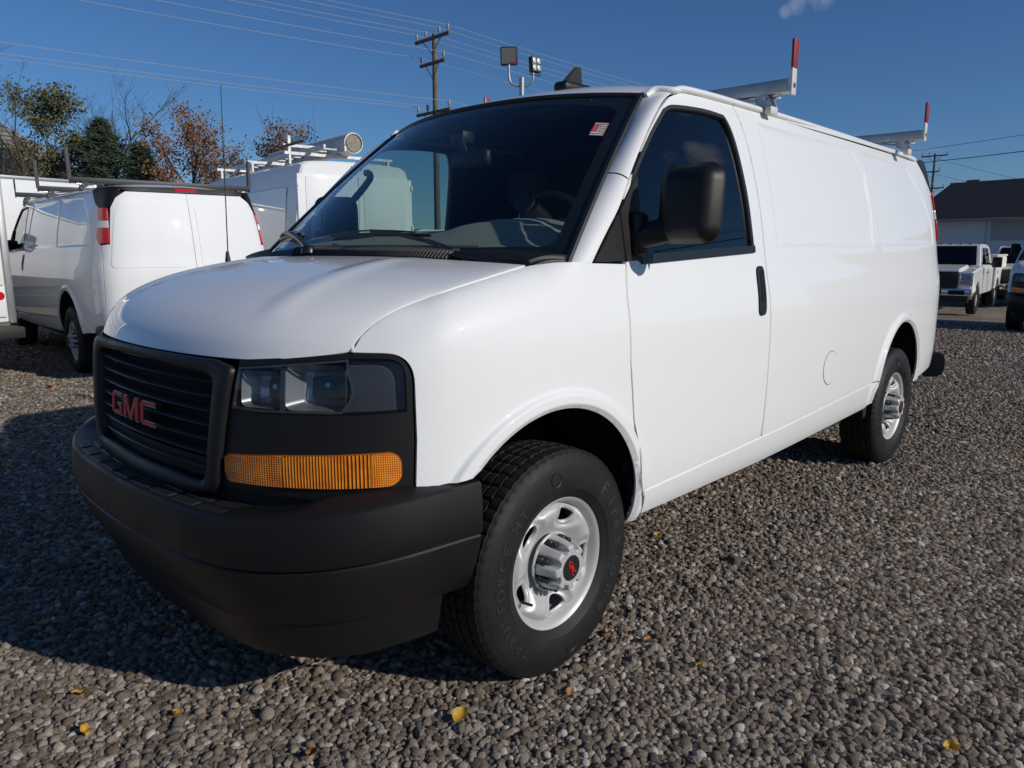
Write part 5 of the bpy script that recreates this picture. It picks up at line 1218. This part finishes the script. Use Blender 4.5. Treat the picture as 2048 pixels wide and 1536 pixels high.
# ================================================================== poles, wires, trees, leaves
WOOD = mat('weathered_pole_wood', (.17, .14, .105), .9, noise=(3, .35), bump=(30, .3, .01)); INS = mat('grey_insulator', (.30, .31, .32), .3)
WIREM = mat('aluminium_wire', (.40, .41, .43), .6, metal=.1); WIRED = mat('dark_cable', (.03, .03, .032), .6)
UD = Vector((-.9976, .0691, 0)); UN = Vector((.0691, .9976, 0))     # along the pole line, and across it
def utility_pole(loc, H, arms, label, rot=0.):
    R = empty('utility_pole', loc); tube('pole', [(0, 0, -.3), (0, 0, H*.5), (0, 0, H)], [.17, .145, .11], WOOD, R, 12)
    for z, half, off, pins in arms:
        c = UN if rot == 0 else Vector((math.cos(rot), math.sin(rot), 0))
        a = tube('crossarm', [tuple(c*(off-half)+Vector((0, 0, z))+UD*.13), tuple(c*(off+half)+Vector((0, 0, z))+UD*.13)], 0, WOOD, R, flat=(.11, .13))
        for sg in (-1, 1): tube('arm_brace', [tuple(c*(off+sg*half*.55)+Vector((0, 0, z-.05))+UD*.15), tuple(UD*.14+Vector((0, 0, z-.7)))], .018, BLK, a, 5)
        for q in pins:
            p = c*q+UD*.13; V, F = lathe([(0, .025), (.10, .03), (.12, .07), (.17, .05), (.20, .075), (.25, .05), (.28, .07), (.34, .045), (.36, 0)], 10, 'Z'); mk('insulator', [(x+p.x, y+p.y, zz+z+.05) for x, y, zz in V], F, INS, a, smooth=True)
    tag(R, label, 'utility pole'); return R
P1 = Vector((22.91, 25.77, 0)); P2 = Vector((88.3, 21.25, 0)); P0 = P1+UD*48
A1 = [(11.05, 1.30, 0, (-1.2, -.55, .5, 1.2)), (9.95, .95, 0, (-.85, .85)), (7.75, 1.3, .0, (-1.2, .45, 1.2)), (7.45, .6, -.55, ())]
utility_pole(P1, 11.25, A1, 'tall wooden utility pole with three crossarms above the windscreen')
utility_pole(P2, 11.25, [(11.0, 1.3, 0, (-1.2, .5, 1.2)), (9.4, .9, .3, (-.6, 1.0)), (7.7, 1.2, 0, (-1.1, 1.1)), (6.2, .8, .2, (.6,))], 'distant wooden utility pole beyond the building roof', 0)
def wire(a, b, sag, r, material, label, group='overhead wires'):
    a, b = Vector(a), Vector(b); n = 24; pts = [a.lerp(b, k/n)-Vector((0, 0, sag*4*(k/n)*(1-k/n))) for k in range(n+1)]
    o = tube('power_line', [tuple(p) for p in pts], r, material, None, 4); tag(o, label, 'wire', group); return o
top = 'overhead wire on top crossarm of tall pole'; mid_ = 'overhead wire on middle crossarm of tall pole'; lowl = 'overhead wire on lowest crossarm of tall pole'
for z, qs, lab in ((11.4, (-1.2, -.55, .5, 1.2), top), (10.3, (-.85, .85), mid_), (8.1, (-1.2, .45, 1.2), lowl)):
    for q in qs:
        sd = ('yard-side ' if q < 0 else 'street-side ')+('outer ' if abs(q) > .7 else 'inner '); lab_ = lab.replace('overhead wire', sd+'wire'); p = P1+UN*q+UD*.13+Vector((0, 0, z)); wire(p, p+UD*48, .5, .0095, WIREM, lab_+' over the parked vans'); wire(p, P2+UN*q+Vector((0, 0, z)), .9, .0095, WIREM, lab_+' behind the large van')
r_ = P2+Vector((0, 0, 11.2)); 
wire(r_+Vector((0, 4, .4)), (34, -22, 8.3), .3, .02, WIRED, 'dark overhead cable crossing above the brown roof', None)
wire(r_+Vector((0, 2, -.8)), (34, -22, 7.7), .5, .035, WIRED, 'thick dark overhead cable crossing just above the brown roof', None)
for k, dz in enumerate((0., -1.6, -3.1)): wire(P2+Vector((0, 0, 10.8+dz)), (70, 4, 5.2-.5*k), .3, .012, WIRED, ('highest', 'middle', 'lowest')[k]+' service drop wire from the distant pole down to the roof', 'service drop wires')
# ---- flood lights on a galvanised pole
def flood():
    R = empty('floodlight_pole', (12.16, 10.36, 0)); gal = mat('galvanised_steel', (.42, .43, .44), .45, metal=.7, noise=(9, .2)); hs = mat('bronze_housing', (.05, .045, .04), .5)
    tube('pole', [(0, 0, -.2), (0, 0, 5.42)], .062, gal, R, 12)
    rt = Vector((math.cos(yaw), -math.sin(yaw), 0)); fr = Vector((-math.sin(yaw), -math.cos(yaw), 0))
    for sg, zz, w in ((-1, 5.55, .29), (1, 5.42, .26)):
        tube('bracket', cr([tuple(Vector((0, 0, 5.22))), tuple(rt*sg*.16+Vector((0, 0, 5.24))), tuple(rt*sg*w+Vector((0, 0, 5.36))), tuple(rt*sg*(w+.018)+Vector((0, 0, zz+.16)))], 5), .028, gal, R, 8)
    rot = Matrix.Rotation(-yaw, 3, 'Z')
    l1 = empty('flood_lamp'); l1.parent = R; l1.location = tuple(rt*-.31+Vector((0, 0, 5.90))); l1.rotation_euler = (math.radians(14), 0, -yaw-.15)
    bm = bmesh.new(); bm_box(bm, (0, .05, 0), (.40, .20, .42), .03); from_bm('lamp_housing', bm, hs, l1, 40); box('lamp_glass', (0, -.055, .01), (.33, .01, .34), mat('flood_glass', (.34, .34, .33), .2, metal=.5), l1); box('lamp_tag', (.10, -.065, -.15), (.08, .006, .05), REDM, l1)
    l2 = empty('flood_lamp'); l2.parent = R; l2.location = tuple(rt*.34+Vector((0, 0, 5.72))); l2.rotation_euler = (math.radians(-6), 0, -yaw+.65)
    bm = bmesh.new(); bm_box(bm, (0, .05, 0), (.27, .14, .36), .02); from_bm('lamp_housing', bm, BLK, l2, 40)
    for dx in (-.065, .065):
        for dz in (-.08, .08): bm = bmesh.new(); bm_box(bm, (dx, -.022, dz), (.10, .012, .13), .02); from_bm('led_lens', bm, mat('led_lens', (.55, .60, .60), .15, coat=.6), l2, 40)
    tube('yoke', [(-.15, .05, .0), (-.15, .05, -.24), (.15, .05, -.24), (.15, .05, 0)], .014, BLK, l2, 6)
    tag(R, 'galvanised pole with two floodlights behind the van roof', 'lamp post')
flood()
# ---- trees
BARK = mat('grey_bark', (.085, .068, .055), .95, noise=(10, .4)); 
def leafm(nm, c, c2): 
    m = mat(nm, c, .7, noise=(1.2, .5, c2)); return m
def tree(name, loc, H, spread, label, leaf=None, nleaf=0, lsize=.1, seed=1, lean=(0, 0), limbs=9, trunk_r=.16, low=.25, twig=3, cat='tree'):
    rng = random.Random(seed); R = empty(name, loc); parts = []; tips = []
    def branch(p, d, L, r, lev):
        n = 5; pts = [p]; rad = [r]
        for k in range(n):
            d = (d+Vector((rng.uniform(-.22, .22), rng.uniform(-.22, .22), rng.uniform(-.08, .16)))).normalized(); p = p+d*(L/n); pts.append(p); rad.append(max(.006, r*(1-.75*(k+1)/n)))
        parts.append(tube_geo([tuple(q) for q in pts], rad, 5 if lev < 2 else 3, False))
        if lev >= 1: tips.extend(pts[2:])
        if lev < twig:
            for k in range(limbs if lev == 0 else 5):
                i = rng.uniform(low if lev == 0 else .3, 1)*n; j = min(int(i), n-1); q = pts[j].lerp(pts[j+1], i-j); a = rng.uniform(0, 6.283)
                side_ = Vector((math.cos(a), math.sin(a), rng.uniform(.15, .9))).normalized(); branch(q, (side_*spread+d*.5).normalized(), L*rng.uniform(.32, .55)*(1.0 if lev else .9), rad[j]*.55, lev+1)
    branch(Vector((0, 0, -.2)), Vector((lean[0], lean[1], 1)).normalized(), H*.8, trunk_r, 0)
    mk('trunk', *join_geo(parts), BARK, R, smooth=True)
    if leaf and tips:
        V = []; F = []
        for _ in range(nleaf):
            t = rng.choice(tips); c = t+Vector((rng.gauss(0, .28), rng.gauss(0, .28), rng.gauss(0, .25)))*(H/9); a = Vector((rng.gauss(0, 1), rng.gauss(0, 1), rng.gauss(0, 1))).normalized(); b = a.orthogonal().normalized(); c2 = a.cross(b); s = lsize*rng.uniform(.6, 1.4); k = len(V)
            V += [tuple(c-b*s), tuple(c+c2*s*.55), tuple(c+b*s), tuple(c-c2*s*.55+a*s*.2)]; F.append((k, k+1, k+2, k+3))
        mk('crown', V, F, leaf, R)
    tag(R, label, cat); return R
def conifer(loc, H, rad, label, seed, m):
    rng = random.Random(seed); R = empty('evergreen_tree', loc); tube('trunk', [(0, 0, -.2), (0, 0, H)], [.2, .03], BARK, R, 8); V = []; F = []
    nb_ = 150
    for i in range(nb_):
        u = (i+.5)/nb_; z = H*(.08+.92*u); r = rad*(1-u)**.75*rng.uniform(.65, 1.1)+.12; a = i*2.399+rng.uniform(-.3, .3); d = Vector((math.cos(a), math.sin(a), -.12+.5*u))
        for k in range(70):
            t = rng.random()**.6; c = Vector((0, 0, z))+d*(r*t)+Vector((rng.gauss(0, .13), rng.gauss(0, .13), rng.gauss(0, .10)-.12*t)); e = (d+Vector((rng.gauss(0, .7), rng.gauss(0, .7), rng.gauss(0, .5)))).normalized(); b = e.orthogonal().normalized(); s = rng.uniform(.10, .22); q = len(V)
            V += [tuple(c-e*s), tuple(c+b*s*.22), tuple(c+e*s), tuple(c-b*s*.22)]; F.append((q, q+1, q+2, q+3))
    mk('crown', V, F, m, R); tag(R, label, 'tree'); return R
EV = leafm('dark_needles', (.030, .050, .028), (.055, .075, .035)); OL = leafm('olive_leaves', (.085, .090, .030), (.13, .115, .035)); OR = leafm('rust_leaves', (.20, .085, .035), (.26, .13, .055)); OR2 = leafm('brown_leaves', (.16, .085, .045), (.22, .12, .06))
conifer((12.4, 38.6, 0), 7.6, 3.2, 'dark evergreen tree behind the white truck box', 3, EV)
conifer((14.6, 39.6, 0), 6.8, 2.2, 'smaller dark evergreen beside the rust coloured tree', 8, EV)
tree('olive_tree', (10.6, 41.0, 0), 8.4, .8, 'olive green thinning tree behind the dark evergreen', OL, 9000, .085, 5)
tree('bare_tree', (9.4, 39.5, 0), 8.8, .7, 'bare grey tree between the house roof and the olive tree', None, 0, .1, 11, limbs=12)
tree('bare_tree', (7.0, 36.5, 0), 10.0, .8, 'bare tree at the house gable, cut by the frame', None, 0, .1, 12, limbs=14, twig=3)
tree('rust_tree', (15.2, 35.6, 0), 8.3, .8, 'rust brown autumn tree behind the black roof rack', OR, 6500, .075, 6, limbs=14)
tree('rust_tree', (17.6, 36.2, 0), 7.6, .9, 'low orange brown autumn tree beside the tall van', OR2, 8000, .075, 9, limbs=14)
tree('bare_tree', (17.2, 29.4, 0), 7.9, .5, 'bare forked tree rising behind the tall van rack', None, 0, .1, 14, limbs=6, trunk_r=.12, twig=2)
tree('bare_tree', (13.4, 42.5, 0), 10.5, .8, 'bare twiggy tree between evergreen and rust tree', None, 0, .1, 15, limbs=14)
tree('bare_tree', (52.0, 10.6, 0), 4.6, .9, 'small bare tree under the building eave', OR2, 300, .08, 16, limbs=12)
# ---- house at far left
def house():
    R = empty('house', (9.6, 50.5, 0), math.radians(20)); rf = mat('grey_roof_shingle', (.24, .225, .20), .9, noise=(6, .25), bump=(30, .3, .02)); wl = mat('house_siding', (.5, .5, .47), .8)
    V = [(-6, -4, 0), (4, -4, 0), (4, 4, 0), (-6, 4, 0), (-6, -4, 5.6), (4, -4, 5.6), (4, 4, 5.6), (-6, 4, 5.6), (-6, 0, 8.9), (1.2, 0, 8.9)]
    fix('wall', V[:8], [(0, 1, 5, 4), (1, 2, 6, 5), (2, 3, 7, 6), (3, 0, 4, 7)], wl, R)
    for k in range(12):
        a, b = k/12, (k+1)/12; q = []
        def L_(t): return (-6, -4.4+4.4*t, 5.4+3.5*t), (4.4-3.2*t, -4.4+4.4*t, 5.4+3.5*t)
        (x0, y0, z0), (x1, y1, z1) = L_(a); (x2, y2, z2), (x3, y3, z3) = L_(b); fix('shingle_course', [(x0, y0, z0+.06), (x1, y1, z1+.06), (x3, y3, z3+.02), (x2, y2, z2+.02)], [(0, 1, 2, 3)], rf, R)
    fix('roof_side', [(4.4, -4.4, 5.4), (4.4, 4.4, 5.4), (1.2, 0, 8.9)], [(0, 1, 2)], rf, R); fix('roof_back', [(-6, 4.4, 5.4), (4.4, 4.4, 5.4), (1.2, 0, 8.9), (-6, 0, 8.9)], [(0, 1, 2, 3)], rf, R)
    ch = box('chimney', (.6, -.4, 9.0), (.9, .7, 1.0), mat('chimney_render', (.42, .40, .36), .9), R); box('chimney_cap', (.6, -.4, 9.53), (1.05, .85, .1), mat('chimney_render', (.42, .40, .36), .9), ch)
    tag(R, 'house with grey shingle roof and short chimney behind the trucks', 'house')
house()
# ---- fallen leaves
LEAVES = [((-.544, 3.453), 'y', .035), ((-.631, 3.059), 'y', .045), ((.432, 6.036), 'o', .12), ((-1.157, .001), 'y', .06), ((-.997, -.319), 'y', .045), ((-1.215, -.208), 'y', .05), ((-.43, -.949), 'y', .055), ((.333, -1.105), 'o', .035), ((.281, -.973), 'o', .03), ((.309, -1.327), 'y', .035), ((1.217, -1.434), 'y', .035), ((2.221, -1.365), 'g', .06), ((.416, -2.049), 'y', .045), ((-.546, -.407), 't', .075), ((-1.102, .583), 't', .08), ((-.818, -.774), 'o', .045), ((1.219, -1.109), 't', .05), ((1.213, -.588), 'y', .035), ((-.791, .208), 'o', .04), ((-.106, -1.107), 'o', .03), ((.299, -1.044), 'o', .025), ((4.269, -1.561), 'y', .04), ((-.974, .502), 'o', .03)]
LM = {'y': mat('yellow_leaf', (.62, .36, .035), .6, noise=(60, .4)), 'o': mat('orange_leaf', (.40, .17, .05), .65, noise=(60, .4)), 't': mat('tan_leaf', (.52, .41, .27), .7, noise=(60, .3)), 'g': mat('green_yellow_leaf', (.26, .24, .04), .6, noise=(60, .3))}
LL = ['tiny yellow leaf past the van shadow near the neighbouring van', 'yellow leaf in sunlit gravel beyond the van front shadow', 'large orange brown leaf beside the neighbouring van rear wheel', 'curled yellow leaf just outside the edge of the bumper shadow', 'yellow leaf in front of the bumper shadow, between two others', 'broad yellow leaf farthest out in front of the bumper shadow', 'big yellow leaf on gravel in front of the front tyre', 'orange leaf beside the front tyre, largest of three there', 'small orange leaf closest to the front tyre tread', 'yellow leaf on gravel just behind the orange leaves by the tyre', 'small yellow leaf on sunlit gravel alongside the van door', 'green and yellow leaf on sunlit gravel beside the van', 'bright yellow leaf alone on gravel far out from the van side', 'pale tan maple leaf at the tip of the bumper shadow', 'grey tan leaf lying inside the bumper shadow', 'orange curled leaf on gravel in front of the bumper corner', 'tan leaf on gravel below the door handle side', 'small yellow leaf on gravel right under the door sill', 'orange leaf inside the shadow under the bumper', 'small orange leaf in front of the front tyre contact patch', 'tiny orange leaf between two others by the front tyre', 'yellow leaf on gravel beside the rear wheel', 'small orange leaf deep in the bumper shadow next to a grey leaf']
rng = random.Random(5)
for li, ((x, y), c, s) in enumerate(LEAVES):
    V = []; F = []; n = 8
    curl = rng.uniform(.5, 1.6); wd = rng.uniform(.28, .45)
    for i in range(n+1):
        t = i/n; w = wd*math.sin(math.pi*min(.98, t*.93+.05))**.8*s; xx = (t-.5)*s
        for j in (-1, -.5, 0, .5, 1): V.append((xx, j*w*1.0, .25*s*curl*(t-.5)**2*2+abs(j)*w*.55+.004*math.sin(9*t+j)))
    for i in range(n):
        for j in range(4): F.append((i*5+j, (i+1)*5+j, (i+1)*5+j+1, i*5+j+1))
    k = len(V); V += [(-.5*s, -.0008, .05*s), (-.5*s, .0008, .05*s), (-.82*s, .0, .10*s)]; F.append((k, k+1, k+2))
    o = mk('fallen_leaf', V, F, LM[c], None, smooth=True); o.location = (x, y, .022); o.rotation_euler = (rng.uniform(-.35, .35), rng.uniform(-.3, .3), rng.uniform(0, 6.28)); tag(o, LL[li], 'leaf', 'fallen leaves')
lf = mk('fallen_leaf', [(-.03, 0, 0), (0, .018, .004), (.03, 0, .002), (0, -.015, .006)], [(0, 1, 2, 3)], LM['o']); lf.location = (-.085, .115, 1.402); lf.rotation_euler = (.2, -.3, .6); tag(lf, 'orange leaf caught on the cowl below the windscreen', 'leaf')
